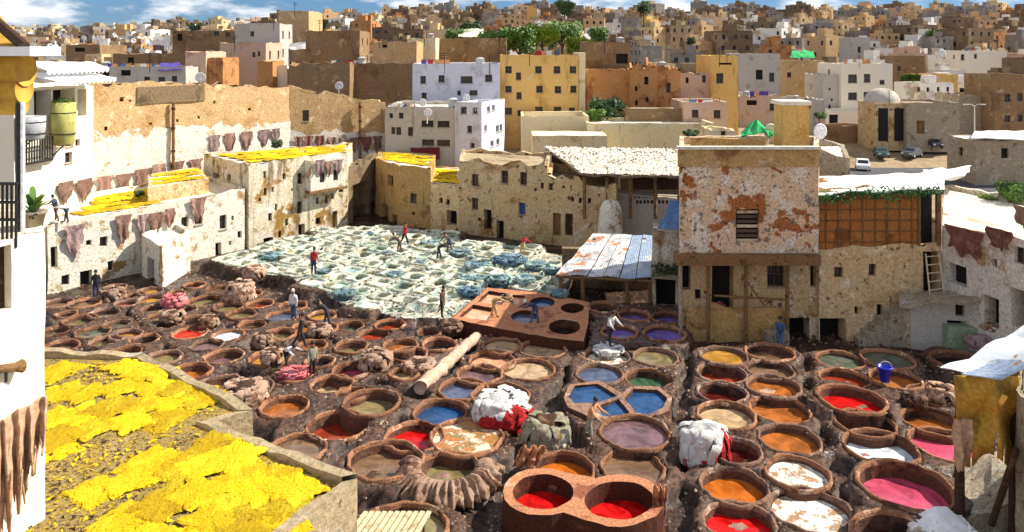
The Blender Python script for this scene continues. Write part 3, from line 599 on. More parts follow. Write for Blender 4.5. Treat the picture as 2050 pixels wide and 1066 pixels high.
def pit_floor():
    xs = np.arange(-44, 34, ST); ys = np.arange(20, 73.5, ST); X, Y = np.meshgrid(xs, ys)
    Z = .14*vnoise(X, Y, 2.2, 1)+.06*vnoise(X, Y, .7, 2)+.04*vnoise(X, Y, .3, 3)+.03*vnoise(X, Y, .16, 4)
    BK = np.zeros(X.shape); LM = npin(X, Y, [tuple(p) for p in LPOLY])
    lh = np.interp(Y, [44, 50, 60, 70], [.75, .7, .35, .2]); Z = np.where(LM, Z*.8+lh, Z)
    for P, z in MOUNDS:
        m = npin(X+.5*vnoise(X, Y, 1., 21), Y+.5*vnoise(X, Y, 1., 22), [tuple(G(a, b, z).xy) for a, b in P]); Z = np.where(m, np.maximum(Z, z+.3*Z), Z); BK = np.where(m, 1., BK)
    met = []
    for x, y, R, ri, h, n, rot, asp in ALLV:
        k = R+1.5; sx = slice(max(0, int((x-k+44)/ST)), int((x+k+44)/ST)+2); sy = slice(max(0, int((y-k-20)/ST)), int((y+k-20)/ST)+2)
        dx, dy = X[sy, sx]-x, Y[sy, sx]-y; c, s = math.cos(rot), math.sin(rot); u = np.abs(dx*c+dy*s); v = np.abs(-dx*s+dy*c)/asp
        d = (u**n+v**n)**(1/n); met.append((sy, sx, d, ri, h, R))
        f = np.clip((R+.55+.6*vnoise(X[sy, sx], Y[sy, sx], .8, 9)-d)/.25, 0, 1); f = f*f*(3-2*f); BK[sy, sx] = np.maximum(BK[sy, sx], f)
        Z[sy, sx] = np.maximum(Z[sy, sx], np.where(f > 0, (h-.09+.35*(.10*vnoise(X[sy, sx], Y[sy, sx], .4, 5)+.12*vnoise(X[sy, sx], Y[sy, sx], .16, 6)))*f+Z[sy, sx]*(1-f), -9))
    for sy, sx, d, ri, h, R in met: Z[sy, sx] = np.where(d < ri, np.minimum(Z[sy, sx], h-1.3), Z[sy, sx])
    for e, O, H in BAS: m = npin(X, Y, [tuple(p) for p in O]); Z = np.where(m, -.25, Z)
    vis = (np.abs(X/Y) < .80) & (X > -.72*Y-1) & (X < .70*Y+1)
    q = vis[:-1, :-1]; ny, nx = X.shape; idx = np.arange(ny*nx).reshape(ny, nx)
    A = idx[:-1, :-1][q]; B = idx[:-1, 1:][q]; C = idx[1:, 1:][q]; D = idx[1:, :-1][q]
    used = np.zeros(ny*nx, bool); used[np.concatenate([A, B, C, D])] = True; rem = np.cumsum(used)-1
    co = np.stack([X.ravel(), Y.ravel(), Z.ravel()], 1)[used]; fa = rem[np.stack([A, B, C, D], 1)]
    me = bpy.data.meshes.new('pit_floor'); me.vertices.add(len(co)); me.vertices.foreach_set('co', co.ravel())
    me.loops.add(fa.size); me.loops.foreach_set('vertex_index', fa.ravel().astype(np.int32)); me.polygons.add(len(fa))
    me.polygons.foreach_set('loop_start', np.arange(0, fa.size, 4, dtype=np.int32)); me.update(calc_edges=True)
    me.validate()
    # what the floor is made of: lime or mud
    lm = LM.astype(float)
    for _ in range(4): lm[1:-1, 1:-1] = (lm[1:-1, 1:-1]*2+lm[:-2, 1:-1]+lm[2:, 1:-1]+lm[1:-1, :-2]+lm[1:-1, 2:])/6
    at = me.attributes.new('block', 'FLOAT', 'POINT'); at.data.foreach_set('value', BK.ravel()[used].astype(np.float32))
    at = me.attributes.new('lime', 'FLOAT', 'POINT'); at.data.foreach_set('value', lm.ravel()[used].astype(np.float32))
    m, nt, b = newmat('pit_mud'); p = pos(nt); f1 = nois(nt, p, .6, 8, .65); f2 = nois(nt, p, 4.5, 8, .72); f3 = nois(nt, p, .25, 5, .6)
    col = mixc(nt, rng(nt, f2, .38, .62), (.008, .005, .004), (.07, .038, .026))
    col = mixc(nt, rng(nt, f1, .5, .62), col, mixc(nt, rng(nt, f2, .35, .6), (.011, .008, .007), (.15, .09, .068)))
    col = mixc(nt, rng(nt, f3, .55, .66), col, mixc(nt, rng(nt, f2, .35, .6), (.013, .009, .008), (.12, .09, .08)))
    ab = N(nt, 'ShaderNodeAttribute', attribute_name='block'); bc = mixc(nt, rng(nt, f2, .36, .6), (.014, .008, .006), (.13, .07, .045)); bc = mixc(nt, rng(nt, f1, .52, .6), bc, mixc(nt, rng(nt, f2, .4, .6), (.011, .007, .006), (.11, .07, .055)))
    col = mixc(nt, rng(nt, ab.outputs['Fac'], .5, .95), col, bc)  # gaps between the raised blocks coloured darker than the tops, for contrast
    lc = mixc(nt, rng(nt, f2, .36, .6), (.12, .14, .10), (.58, .58, .48)); lc = mixc(nt, rng(nt, f1, .53, .62), lc, (.26, .36, .33)); lc = mixc(nt, rng(nt, f3, .58, .68), lc, (.52, .38, .26))
    an = N(nt, 'ShaderNodeAttribute', attribute_name='lime'); ad = N(nt, 'ShaderNodeMath', operation='ADD'); nt.links.new(an.outputs['Fac'], ad.inputs[0])
    sb = N(nt, 'ShaderNodeMath', operation='SUBTRACT'); nt.links.new(f2, sb.inputs[0]); sb.inputs[1].default_value = .5; nt.links.new(sb.outputs[0], ad.inputs[1])
    nt.links.new(mixc(nt, rng(nt, ad.outputs[0], .72, .9), col, lc), b.inputs['Base Color'])
    nt.links.new(rng(nt, f1, .35, .6, .75, .25), b.inputs['Roughness']); b.inputs['Specular IOR Level'].default_value = .3; bump(nt, b, f2, .6, .1)
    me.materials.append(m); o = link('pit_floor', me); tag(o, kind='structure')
    return X, Y, Z
PX, PY, PZ = pit_floor()
def ground(x, y):
    i = int(round((y-20)/ST)); j = int(round((x+44)/ST))
    return float(PZ[i, j]) if 0 <= i < PZ.shape[0] and 0 <= j < PZ.shape[1] else 0.
def litter():
    """scraps of hide and rubble trodden into the floor"""
    mb = [MB(), MB(), MB()]; n = 0
    while n < 9000:
        y = random.uniform(24, 56); x = random.uniform(-.66, .68)*y; z = ground(x, y)
        if z < -.12: continue
        n += 1; s = random.uniform(.03, .10); a = random.random()*6.3; h = s*random.uniform(.25, .8); k = 5
        v = [(x+s*math.cos(a+i*1.257)*random.uniform(.5, 1.3), y+s*math.sin(a+i*1.257)*random.uniform(.5, 1.3), z-.02) for i in range(k)]
        v.append((x+random.uniform(-.4, .4)*s, y+random.uniform(-.4, .4)*s, z+h)); mb[0 if random.random() < .55 else 1 if random.random() < .6 else 2].add(v, [(i, (i+1) % k, k) for i in range(k)])
    for q, nm, mt in zip(mb, ('hide_scraps', 'rubble', 'wet_debris'), ('hide_pale', 'stone', 'hide_dark')): tag(q.obj(nm, mt), {'hide_scraps': 'pale scraps of hide trodden into the mud', 'rubble': 'small stones lying on the tannery floor', 'wet_debris': 'dark wet debris between the vats'}[nm], nm.replace('_', ' ').split()[-1], kind='stuff')
litter()
# ------------------------------------------------------------------ the houses round the pit
def P(*a): return [XY(px, Y) for px, Y in a]
def pws(A, B, txt):
    out = []
    for r in txt.split('|'):
        q = r.split(); out.append(pw(A, B, float(q[0]), float(q[1]), float(q[2]), float(q[3]), q[4] if len(q) > 4 else 'w', float(q[5]) if len(q) > 5 else .25))
    return out
def off(A, B, d):
    dx, dy = B[0]-A[0], B[1]-A[1]; l = math.hypot(dx, dy); return (A[0]+dy/l*d, A[1]-dx/l*d), (B[0]+dy/l*d, B[1]-dx/l*d)
# long ochre wall at the left with a whitewashed foot
WA, WB, WC = P((180, 60), (580, 76), (772, 80.5))
def long_wall(name, label, A, B, za, zb, ca, cb, mat, ops):
    A2, B2 = off(A, B, -2.2); e = building(name, label, 'wall', [A, B, B2, A2], 0, [za, zb, zb, za], mat, 'roof_dirt', {0: ops}, parapet=.25, top_j=.35, wob=.09)
    mb = MB(); a, b = off(A, B, .07); facade(mb, a, b, .5, ca, cb, [], .09, .6, .55); mb.obj('whitewash_coat', 'wall_lower', e)
    return e
w1 = long_wall('courtyard_wall', 'long ochre brick wall with whitewashed foot behind the yellow roofs', WA, WB, ZY(166, 60), ZY(176, 76), ZY(268, 60), ZY(246, 76), 'wall_ochre', pws(WA, WB, '243 199 9 9 s|212 258 7 8 s|355 242 5 6 s|398 236 5 6 s|302 248 6 5 s|260 202 5 5 s|430 205 5 6 s|500 220 6 5 s'))
w2 = long_wall('courtyard_wall', 'orange brick wall with a small window left of the grey apartment house', WB, WC, ZY(176, 76), ZY(205, 80.5), ZY(268, 76), ZY(262, 80.5), 'wall_ochre', pws(WB, WC, '612 232 13 22 w|575 205 5 10 s'))
mb = MB(); a, b = off(WA, WB, .1); a = Vector(a); b = Vector(b); s0, _ = onwall(a, b, 275, 180); s1, _ = onwall(a, b, 410, 180); u = (b-a).normalized(); q0 = a+u*s0; q1 = a+u*s1; n = Vector((u.y, -u.x))
mb.prism([tuple(q0), tuple(q1), tuple(q1-n*.6), tuple(q0-n*.6)], ZY(205, 66), ZY(172, 66)); mb.obj('repaired_panel', 'wall_dark', w1)
# drain pipes on the wall
for px, y0, y1, (A, B), lb in ((347, 205, 335, (WA, WB), 'tall rusty pipe standing against the long ochre wall'), (721, 205, 300, (WB, WC), 'rusty pipe standing against the orange brick wall')):
    A2, B2 = off(A, B, .35); s, zt = onwall(A2, B2, px, y0); _, zb = onwall(A2, B2, px, y1); u = (Vector(B2)-Vector(A2)).normalized(); p = Vector(A2)+u*s
    e = empty('drain_pipe', (p.x, p.y, zb), lb, 'pipe'); mb = MB(); mb.tube([(p.x, p.y, zb-4), (p.x, p.y, zt)], .14, 8); mb.obj('pipe', 'wood', e)
    for k in (.25, .6, .9): mb = MB(); z = zb+(zt-zb)*k; mb.tube([(p.x, p.y, z-.08), (p.x, p.y, z+.08)], .19, 8); mb.obj('bracket', 'wood_dark', e)
# terrace house under the first yellow roof
T0, T1 = P((95, 49), (490, 60.2))
terr = building('terrace_house', 'low stained white house with hides on its yellow roof at the left', 'house', P((95, 49), (490, 60.2), (410, 67.3), (180, 59.8)), -.4, [4.6, 4.85, 4.85, 4.6], 'plaster_white', 'roof_pale',
    {0: pws(T0, T1, '207 484 16 20|177 486 11 11 s|131 561 16 20|172 562 24 40 o .5|222 533 12 20|447 445 14 28|466 437 5 9 s|461 487 5 9 s|370 445 14 20|397 440 16 20|437 500 12 28 o .5|302 478 6 12 s|480 470 8 14 s|108 515 14 42 o .4')}, parapet=.12)
R0, R1 = P((295, 56.2), (418, 60.2))
building('roof_room', 'low room with a yellow roof raised on the left terrace', 'house', P((295, 56.2), (418, 60.2), (395, 66.3), (305, 62.8)), 4.3, 5.65, 'plaster_mid', 'roof_pale', {}, parapet=.08, top_j=.05)
L0, L1 = P((498, 60.4), (695, 67.6)); LS = P((408, 67.0))[0]
l3 = building('tannery_house', 'tall stained white house with many small windows beside the lime pits', 'house', [L0, L1, P((706, 74))[0], LS], -.4, [6.75, 6.8, 6.8, 6.7], 'plaster_stain', 'roof_pale',
    {0: pws(L0, L1, '530 350 6 14|569 354 6 12|600 358 10 22|531 384 6 14 s|546 380 5 10 s|600 416 10 24|553 415 5 14 s|541 435 8 16|574 445 6 14 s|635 402 6 14|654 400 6 16|666 393 6 12|683 378 10 16|637 443 10 14|604 466 13 34 o .6|671 440 9 34 o .6|537 484 18 16 o .5|520 400 5 7 s|585 380 4 6 s|560 470 6 14 s'),
     3: pws(LS, L0, '432 362 12 30 o .5|458 356 8 14 s')}, parapet=.1)
mb = MB(); a, b = off(L0, L1, .9); s0, _ = onwall(a, b, 622, 340); s1, _ = onwall(a, b, 692, 340); u = (Vector(b)-Vector(a)).normalized(); n = Vector((u.y, -u.x)); q0 = Vector(a)+u*s0; q1 = Vector(a)+u*s1
mb.prism([tuple(q0), tuple(q1), tuple(q1-n*1.), tuple(q0-n*1.)], ZY(378, 65), 6.55); mb.obj('bay', 'plaster_white', l3)
mb = MB(); mb.prism([tuple(q0+n*.2-u*.2), tuple(q1+n*.2+u*.1), tuple(q1-n*.9), tuple(q0-n*.9)], ZY(378, 65)-.22, ZY(378, 65)-.003); mb.obj('bay_floor', 'wood', l3)
for px in (645, 672): 
    s, _ = onwall(a, b, px, 350); q = Vector(a)+u*s+n*.02; mb = MB(); mb.prism([tuple(q-u*.22), tuple(q+u*.22), tuple(q+u*.22-n*.05), tuple(q-u*.22-n*.05)], 4.6, 5.5); mb.obj('bay_window', 'void', l3)
# lean-to shed in front of the terrace house
S0, S1 = P((325, 50.2), (381, 54))
shed = building('stone_shed', 'small shed with one dark side and a cracked pale roof below the terrace house', 'shed', P((325, 50.2), (381, 54), (345, 57.2), (284, 53)), -.4, [2.75, 2.95, 3.1, 2.9], 'plaster_white', 'roof_pale', {3: [(1., 2.4, -.3, 1.6, 'o', .5)]}, parapet=.06, top_j=.1)
# dark corner and the houses across the far end
K0, K1, K2 = P((752, 73), (801, 68.2), (862, 67))
building('corner_house', 'brown stained corner house with a yellow roof at the dark end of the court', 'house', P((752, 73), (801, 68.2), (862, 67), (872, 76), (762, 80)), -.4, 5.4, 'plaster_ochre', 'roof_pale',
    {0: pws(K0, K1, '781 362 12 22 o .5|770 440 14 60 o .8|790 455 10 50 o .8'), 1: pws(K1, K2, '828 398 13 20|828 428 6 6 s')}, parapet=.1)
building('back_gateway', 'shadowed brown wall with a wide dark archway in the corner of the court', 'wall', P((694, 68.5), (754, 74.5), (750, 76), (690, 70.5)), -.4, [5.2, 5.6, 5.6, 5.2], 'wall_dark', 'roof_dirt', {0: [(1.2, 4.6, -.3, 3.4, 'o', 1.2), (5., 6.2, -.3, 2.4, 'o', 1.)]}, parapet=.1, top_j=.3)
C0, C1 = P((862, 66.9), (919, 65.5))
building('low_tannery_house', 'low plastered house with a yellow roof and a wide doorway', 'house', P((862, 66.9), (919, 65.5), (930, 75), (868, 76.5)), -.4, 4.15, 'plaster_mid', 'roof_pale', {0: pws(C0, C1, '883 402 7 11|897 405 7 11|904 437 20 30 o .8')}, parapet=.1)
D0, D1 = P((919, 65.4), (1096, 61.7))
building('tannery_house', 'broad plastered house with two rows of windows and ochre foot behind the lime pits', 'house', P((919, 65.4), (1096, 61.7), (1102, 70), (926, 73)), -.4, [6.3, 6.45, 6.45, 6.3], 'plaster_mid', 'roof_dirt',
    {0: pws(D0, D1, '951 361 14 24|1010 355 14 26|1048 358 14 26|1045 418 13 24 b|951 408 13 24|977 440 15 40 o .6|1001 462 15 40 o .6|1085 372 6 12 s|1072 380 5 6 s|960 440 6 6 s')}, parapet=.25, top_j=.3)
E0, E1 = P((1096, 61.6), (1234, 59.4))
cr = building('tannery_house', 'peeling plastered house with two tall brown doors left of the tin shed', 'house', P((1096, 61.6), (1234, 59.4), (1242, 66), (1104, 69)), -.4, [5.75, 5.1, 5.3, 5.8], 'plaster_mid', 'roof_dirt',
    {0: pws(E0, E1, '1102 374 8 14|1147 399 5 10 s|1162 402 6 11 s|1180 403 6 11 s|1115 450 16 46 r .2|1139 450 15 44 d .2|1095 435 6 14 s|1128 375 5 6 s')}, parapet=.2, top_j=.45)
mb = MB(); q = XY(1222, 59.2); mb.lathe([(1.0, -.3), (.95, 2), (.85, 3.4), (.6, 4.0), (.1, 4.2)], (q[0], q[1], 0), 18, wob=lambda t, z: 1+.06*math.sin(3*t+z*2)); mb.obj('buttress', 'plaster_white', cr, True)
# gallery wall with lattice openings, stone roof above
F0, F1 = P((1236, 61.6), (1364, 59.8))
gal = building('gallery_wall', 'grey plaster wall with a lattice of small openings under the rubble roof', 'wall', P((1236, 61.6), (1364, 59.8), (1364, 61), (1236, 62.8)), -.4, [4.3, 4.1, 4.1, 4.3], 'plaster_grey', 'roof_dirt', {0: pws(F0, F1, '|'.join('%d %d 4.5 7 s .3' % (1272+7.5*i+(3 if j else 0), 394+11*j) for j in range(2) for i in range(9))+'|1252 388 6 8 s')}, parapet=.05, top_j=.1)
rr = empty('rubble_roof', tuple(W(1260, 350, 60)), 'dark open shed under a long roof strewn with white rubble', 'roof')
sheet('roof_slab', [W(1165, 349, 59.5), W(1366, 353, 58.6), W(1370, 300, 71), W(1092, 296, 71)], 'wall_dark', .18, (24, 12), .12, rr)
mb = MB(); rs = random.Random(3)
for k in range(2600):
    a, b = rs.random(), rs.random(); p = (W(1165, 349, 59.5)*(1-a)+W(1366, 353, 58.6)*a)*(1-b)+(W(1092, 296, 71)*(1-a)+W(1370, 300, 71)*a)*b; s = rs.uniform(.07, .24)
    v = [(p.x+s*math.cos(t*1.57+a*9)*rs.uniform(.6, 1.3), p.y+s*math.sin(t*1.57+a*9)*rs.uniform(.6, 1.3), p.z+.05) for t in range(4)]
    mb.add(v+[(p.x, p.y, p.z+.05+s*.7)], [(0, 1, 4), (1, 2, 4), (2, 3, 4), (3, 0, 4)])
tag(mb.obj('roof_rubble', 'plaster_clean', rr), kind='stuff')
for px in (1170, 1215, 1262, 1312, 1360):
    p = W(px, 352, 59.8); mb = MB(); mb.tube([(p.x, p.y, 2.5), (p.x, p.y, p.z-.1)], .14, 6); mb.obj('post', 'wood', rr)
mb = MB(); mb.prism(P((1104, 69.5), (1370, 69.5), (1370, 70), (1104, 70)), -.3, 6.2); mb.obj('back_wall', 'wall_dark', rr)
mb = MB(); mb.box(W(1322, 365, 60.4), (2.2, .05, .6)); mb.obj('plank_screen', 'wood_dark', rr)
# narrow wall beside the tower and the tin shed
N0, N1 = P((1306, 45.6), (1362, 45.2))
nar = building('side_wall', 'narrow streaked plaster wall between the tin shed and the tower', 'wall', P((1306, 45.6), (1362, 45.2), (1362, 47), (1308, 47.4)), -.3, ZY(462, 45.5), 'plaster_stain', 'roof_dirt', {0: pws(N0, N1, '1332 590 40 60 o 1.')}, parapet=.1)
tb = empty('blue_tarpaulin', tuple(W(1340, 455, 45.2)), 'faded blue tarpaulin leaning beside the tower', 'tarpaulin'); sheet('cloth', [W(1324, 456, 45.1), W(1360, 456, 44.8), W(1360, 402, 46), W(1340, 402, 46.2)], 'tarp_blue', .03, (8, 8), .1, tb)
sheet('lower_fold', [W(1318, 458, 44.9), W(1358, 460, 44.6), W(1360, 440, 44.9), W(1322, 438, 45.2)], 'tarp_blue', .03, (6, 4), .1, tb)
mo = MB()
for k in range(400):
    p = W(random.uniform(1305, 1362), random.uniform(528, 552), 44.9); s = .12; mo.add([(p.x+random.uniform(-s, s), p.y+random.uniform(-.15, .15), p.z+random.uniform(-s, s)) for _ in range(3)], [(0, 1, 2)])
tag(mo.obj('moss', 'leaf_dark'), 'dark green weeds growing along the ledge beside the tin shed', 'weeds', kind='stuff')
mb = MB(); mb.prism(P((1304, 45), (1362, 44.7), (1362, 45.1), (1304, 45.5)), ZY(552, 45)-.15, ZY(552, 45)+.1); lg = mb.obj('stone_ledge', 'stone'); tag(lg, 'mossy stone ledge over the black doorways left of the tower', 'ledge')
ts = empty('tin_shed', tuple(G(1210, 610, 0)), 'open shed roofed with rusty and blue corrugated tin sheets', 'shed')
fl, fr, br_, bl_ = W(1113, 550, 46.5), W(1306, 560, 45.2), W(1308, 472, 51.5), W(1188, 468, 52.5)
for i in range(6):
    a, b = i/6, (i+1)/6-.01; z = Vector((0, 0, .04*(i % 2)))
    sheet('roof_sheet', [fl.lerp(fr, a)+z, fl.lerp(fr, b)+z, bl_.lerp(br_, b)+z, bl_.lerp(br_, a)+z], 'tin' if i < 4 else 'tin_blue', .03, (14, 10), .09, ts, corr=.010)
for px, Y in ((1122, 46.7), (1166, 46.3), (1255, 45.8), (1300, 45.6), (1190, 51.5), (1290, 51)):
    p = W(px, 553 if Y < 50 else 475, Y); mb = MB(); mb.tube([(p.x+.06, p.y, -.2), (p.x, p.y, p.z-.08)], [.16, .12], 7); mb.obj('post', 'wood', ts)
mb = MB(); mb.tube([fl+Vector((0, .1, -.14)), fr+Vector((0, .1, -.14))], .1, 6); mb.obj('beam', 'wood', ts)
mb = MB(); mb.prism(P((1125, 50.5), (1305, 50), (1305, 50.6), (1125, 51)), -.3, 2.6); mb.obj('back_wall', 'wall_dark', ts)

# ------------------------------------------------------------------ the tower house
TY = 40.7; zL = ZY(508, TY); U0, U1 = P((1360, TY), (1639, TY))
tow = building('tower_house', 'square tower house of peeling plaster over red brick', 'house', P((1360, TY), (1639, TY), (1639, TY+7.5), (1360, TY+7.5)), zL, ZY(304, TY), 'plaster_tower', 'roof_dirt', {0: pws(U0, U1, '1497 452 46 66 o .35')}, parapet=.5, wob=.05, step=.6, top_j=.05)
for i in range(7):
    a = W(1475, 425+i*9.5, TY+.22); b = W(1519, 425+i*9.5, TY+.22); mb = MB(); mb.prism([(a.x, a.y), (b.x, b.y), (b.x, b.y+.04), (a.x, a.y+.04)], a.z-.07, a.z+.09); mb.obj('shutter_board', 'frame_brown' if i % 3 else 'wood_pale', tow)
mb = MB(); a = W(1358, 330, TY-.06); b = W(1640, 330, TY-.06); mb.prism([(a.x, a.y), (b.x, b.y), (b.x, b.y+.2), (a.x, a.y+.2)], ZY(334, TY), ZY(303, TY)+.1); mb.obj('cornice_band', 'plaster_ochre', tow)
mb = MB(); mb.prism([(a.x-.05, a.y-.12), (b.x+.05, a.y-.12), (b.x+.05, a.y+.3), (a.x-.05, a.y+.3)], ZY(303, TY)+.102, ZY(303, TY)+.26); mb.obj('coping', 'roof_pale', tow)
mb = MB(); a = W(1356, 510, TY-.5); b = W(1644, 510, TY-.5); mb.prism([(a.x, a.y), (b.x, b.y), (b.x, b.y+1.), (a.x, a.y+1.)], zL-.52, zL+.02); mb.obj('ledge_beam', 'wood', tow)
mb = MB(); A, B = P((1364, TY+.75), (1639, TY+.75))
ho = facade(mb, A, B, -.4, zL-.3, zL-.3, pws(A, B, '1447 575 44 100 o .8|1553 551 36 48 w .3|1375 555 18 52 o .5|1597 668 48 62 o .9|1628 550 12 50 s .4|1398 590 12 20 s'), .06, .7); mb.obj('lower_wall', 'plaster_mid', tow)
for h in ho: fit_opening(tow, *h)
for px in (1362, 1418, 1493, 1576):
    p = W(px, 520, TY+.1); mb = MB(); mb.tube([(p.x, p.y, -.2), (p.x, p.y, zL-.5)], .11, 7); mb.obj('post', 'wood' if px != 1362 else 'stone', tow)
for p0, p1 in (((1493, 560), (1530, 612)), ((1493, 596), (1572, 600)), ((1430, 592), (1490, 596))):
    mb = MB(); mb.tube([W(*p0, TY+.05), W(*p1, TY+.05)], .06, 6); mb.obj('brace', 'wood', tow)
mb = MB(); A, B = P((1372, TY+.35), (1566, TY+.35)); facade(mb, A, B, -.3, ZY(622, TY), ZY(618, TY), [], .1, .4, .25); A2, B2 = off(A, B, -.5); mb.add([(A[0], A[1], ZY(626, TY)), (B[0], B[1], ZY(622, TY)), (B2[0], B2[1], ZY(624, TY)), (A2[0], A2[1], ZY(626, TY))], [(0, 1, 2, 3)]); mb.obj('low_wall', 'plaster_ochre', tow)
# rooftop: low wall, chimney stack, white basin
block('roof_parapet', 'brown parapet wall on the tower roof', 'wall', (1384, 1532), 277, 44.5, .35, 'plaster_ochre', z0=ZY(304, TY)-.5, parapet=.05, top_j=.05)
ch = empty('chimney_stack', tuple(W(1592, 300, 45)), 'square ochre chimney stack with a white cap on the tower roof', 'chimney')
mb = MB(); a = W(1567, 300, 44.6); b = W(1620, 300, 44.6); mb.prism([(a.x, a.y), (b.x, b.y), (b.x, b.y+1.5), (a.x, a.y+1.5)], ZY(304, TY)-.6, ZY(211, 44.6)); mb.obj('shaft', 'plaster_yellow', ch)
mb = MB(); mb.prism([(a.x-.12, a.y-.12), (b.x+.1, b.y-.12), (b.x+.1, b.y+1.7), (a.x-.12, a.y+1.7)], ZY(211, 44.6), ZY(203, 44.6)); mb.obj('cap', 'plaster_clean', ch)
building('rear_shed', 'brick lean-to with a pale roof behind the tower', 'shed', P((1622, 49.5), (1702, 49), (1690, 56), (1620, 56)), 0, [ZY(292, 49.5), ZY(318, 49), ZY(318, 49), ZY(292, 49.5)], 'stone', 'roof_pale', {}, parapet=.06)
# ------------------------------------------------------------------ the reed-clad house
RY = 41.2; zR = ZY(496, RY); V0, V1 = P((1639.5, RY), (1884, RY))
reed = building('reed_house', 'plastered house with a reed clad upper storey and white sheet roof', 'house', P((1639.5, RY), (1884, RY), (1884, RY+6.5), (1639.5, RY+6.5)), -.4, [zR, zR+.25, zR+.2, zR], 'plaster_mid', 'roof_dirt',
    {0: pws(V0, V1, '1680 546 18 22|1746 541 15 25|1868 548 40 88 o .9|1667 668 52 60 o 1.|1762 622 12 24 s|1715 622 8 16 s')}, parapet=.05, step=.7, top_j=.15)
zr1 = ZY(388, RY); a = W(1641, 400, RY+.02); b = W(1838, 400, RY+.02)
mb = MB(); mb.prism([(a.x, a.y+.1), (b.x, b.y+.1), (b.x, b.y+4.5), (a.x, a.y+4.5)], zR-.3, zr1+.1); mb.obj('upper_room', 'wood', reed)
mb = MB(); k = 150
for i in range(k):
    x = a.x+(b.x-a.x)*(i+.5)/k; mb.tube([(x+random.uniform(-.01, .01), a.y+.06, zR-.2-random.random()*.22), (x+random.uniform(-.02, .02), a.y+.05, zr1)], .024, 5)
tag(mb.obj('reed_canes', 'reed', reed), kind='stuff')
for i in range(8):
    x = a.x+(b.x-a.x)*(i+.5)/8; mb = MB(); mb.tube([(x, a.y, zR-.1), (x, a.y, zr1)], .036, 5); mb.obj('batten', 'wood', reed)
for i in range(5):
    z = zR+(zr1-zR)*(i+.5)/5; mb = MB(); mb.tube([(a.x, a.y, z), (b.x, b.y, z+.03)], .032, 5); mb.obj('batten', 'wood', reed)
c = W(1884, 400, RY)
for x0, x1 in ((1838, 1843), (1876, 1884)):
    p, q = W(x0, 400, RY), W(x1, 400, RY); mb = MB(); mb.prism([(p.x, p.y-.03), (q.x, q.y-.03), (q.x, q.y+.2), (p.x, p.y+.2)], zR+.1, zr1+.15); mb.obj('door_post', 'wood', reed)
mb = MB(); p, q = W(1838, 400, RY), W(1884, 400, RY); mb.prism([(p.x, p.y+.9), (q.x, q.y+.9), (q.x, q.y+4.4), (p.x, p.y+4.4)], zR-.1, zr1+.1); mb.obj('doorway', 'void', reed)
rf = sheet('white_roof', [W(1637, 388, RY-.3), W(1890, 379, RY-.3), W(1892, 345, 46.5), W(1637, 353, 46.5)], 'sheet_white', .06, (18, 8), .1, reed)
vb = MB()
for k in range(1500):
    u = random.random(); px = 1640+245*u; dens = .5+.5*mn.noise((u*9, 2, 2))
    if random.random() > dens+.15: continue
    p = W(px, 386-8*u, RY-.4)+Vector((random.gauss(0, .1), random.uniform(-.15, .25), random.gauss(-.12, .16)-(.3*random.random() if u < .25 or .55 < u < .65 else 0))); s = random.uniform(.05, .13)
    vb.add([p+Vector((random.uniform(-s, s), random.uniform(-s, s), random.uniform(-s, s))) for _ in range(4)], [(0, 1, 2), (0, 2, 3)])
tag(vb.obj('climbing_vine', 'leaf_vine'), 'green vine trailing along the eave of the white sheet roof', 'vine', kind='stuff')
lad = empty('ladder', tuple(W(1868, 598, RY-.5)), 'pale wooden ladder leaning in the dark opening of the reed house', 'ladder')
la0, la1, lb0, lb1 = W(1862, 592, RY-.75), W(1853, 508, RY+.1), W(1890, 588, RY-.75), W(1879, 506, RY+.1)
for p0, p1 in ((la0, la1), (lb0, lb1)): mb = MB(); mb.tube([p0, p1], .045, 6); mb.obj('rail', 'wood_pale', lad)
for k in (.12, .32, .52, .72, .92): mb = MB(); mb.tube([la0.lerp(la1, k), lb0.lerp(lb1, k)], .035, 6); mb.obj('rung', 'wood_pale', lad)
# projecting block under the opening
bal = building('projecting_room', 'low greenish room jutting out below the ladder', 'house', P((1822, 40.2), (1966, 39.6), (1962, 41.6), (1822, 41.15)), -.4, [ZY(604, 40.2), ZY(596, 39.6), ZY(596, 39.6), ZY(604, 40.2)], 'plaster_grey', 'roof_dirt', {0: pws(P((1822, 40.2))[0], P((1966, 39.6))[0], '1921 622 18 24 s|1925 660 60 34 o .4')}, parapet=.04)
sheet('ledge', [W(1800, 606, 39.6), W(1968, 598, 38.9), W(1972, 578, 40.9), W(1800, 586, 41)], 'stone', .22, (14, 4), .12, bal)
mb = MB(); p, q = W(1898, 668, 39.4), W(1955, 664, 39.2); mb.prism([(p.x, p.y), (q.x, q.y), (q.x, q.y+.7), (p.x, p.y+.7)], -.2, ZY(655, 39.4)); mb.obj('green_slab', 'slab_green', bal)
mb = MB(); p = XY(1815, 40.6); mb.tube([(p[0], p[1], -.2), (p[0], p[1], ZY(600, 40.5))], .32, 8); mb.obj('pillar', 'plaster_mid', bal)
# rough steps
stp = empty('rough_steps', tuple(G(1770, 690, 0)), 'crumbling stone steps climbing the wall right of the black doorways', 'steps')
for i in range(6):
    p = W(1730+i*17, 690-i*8, 40.6-.1*i); mb = MB(); mb.box((p.x, 40.75, .15+.18*i), (.36, .42, .2+.18*i), random.uniform(-.1, .1)); mb.obj('step', 'stone', stp)
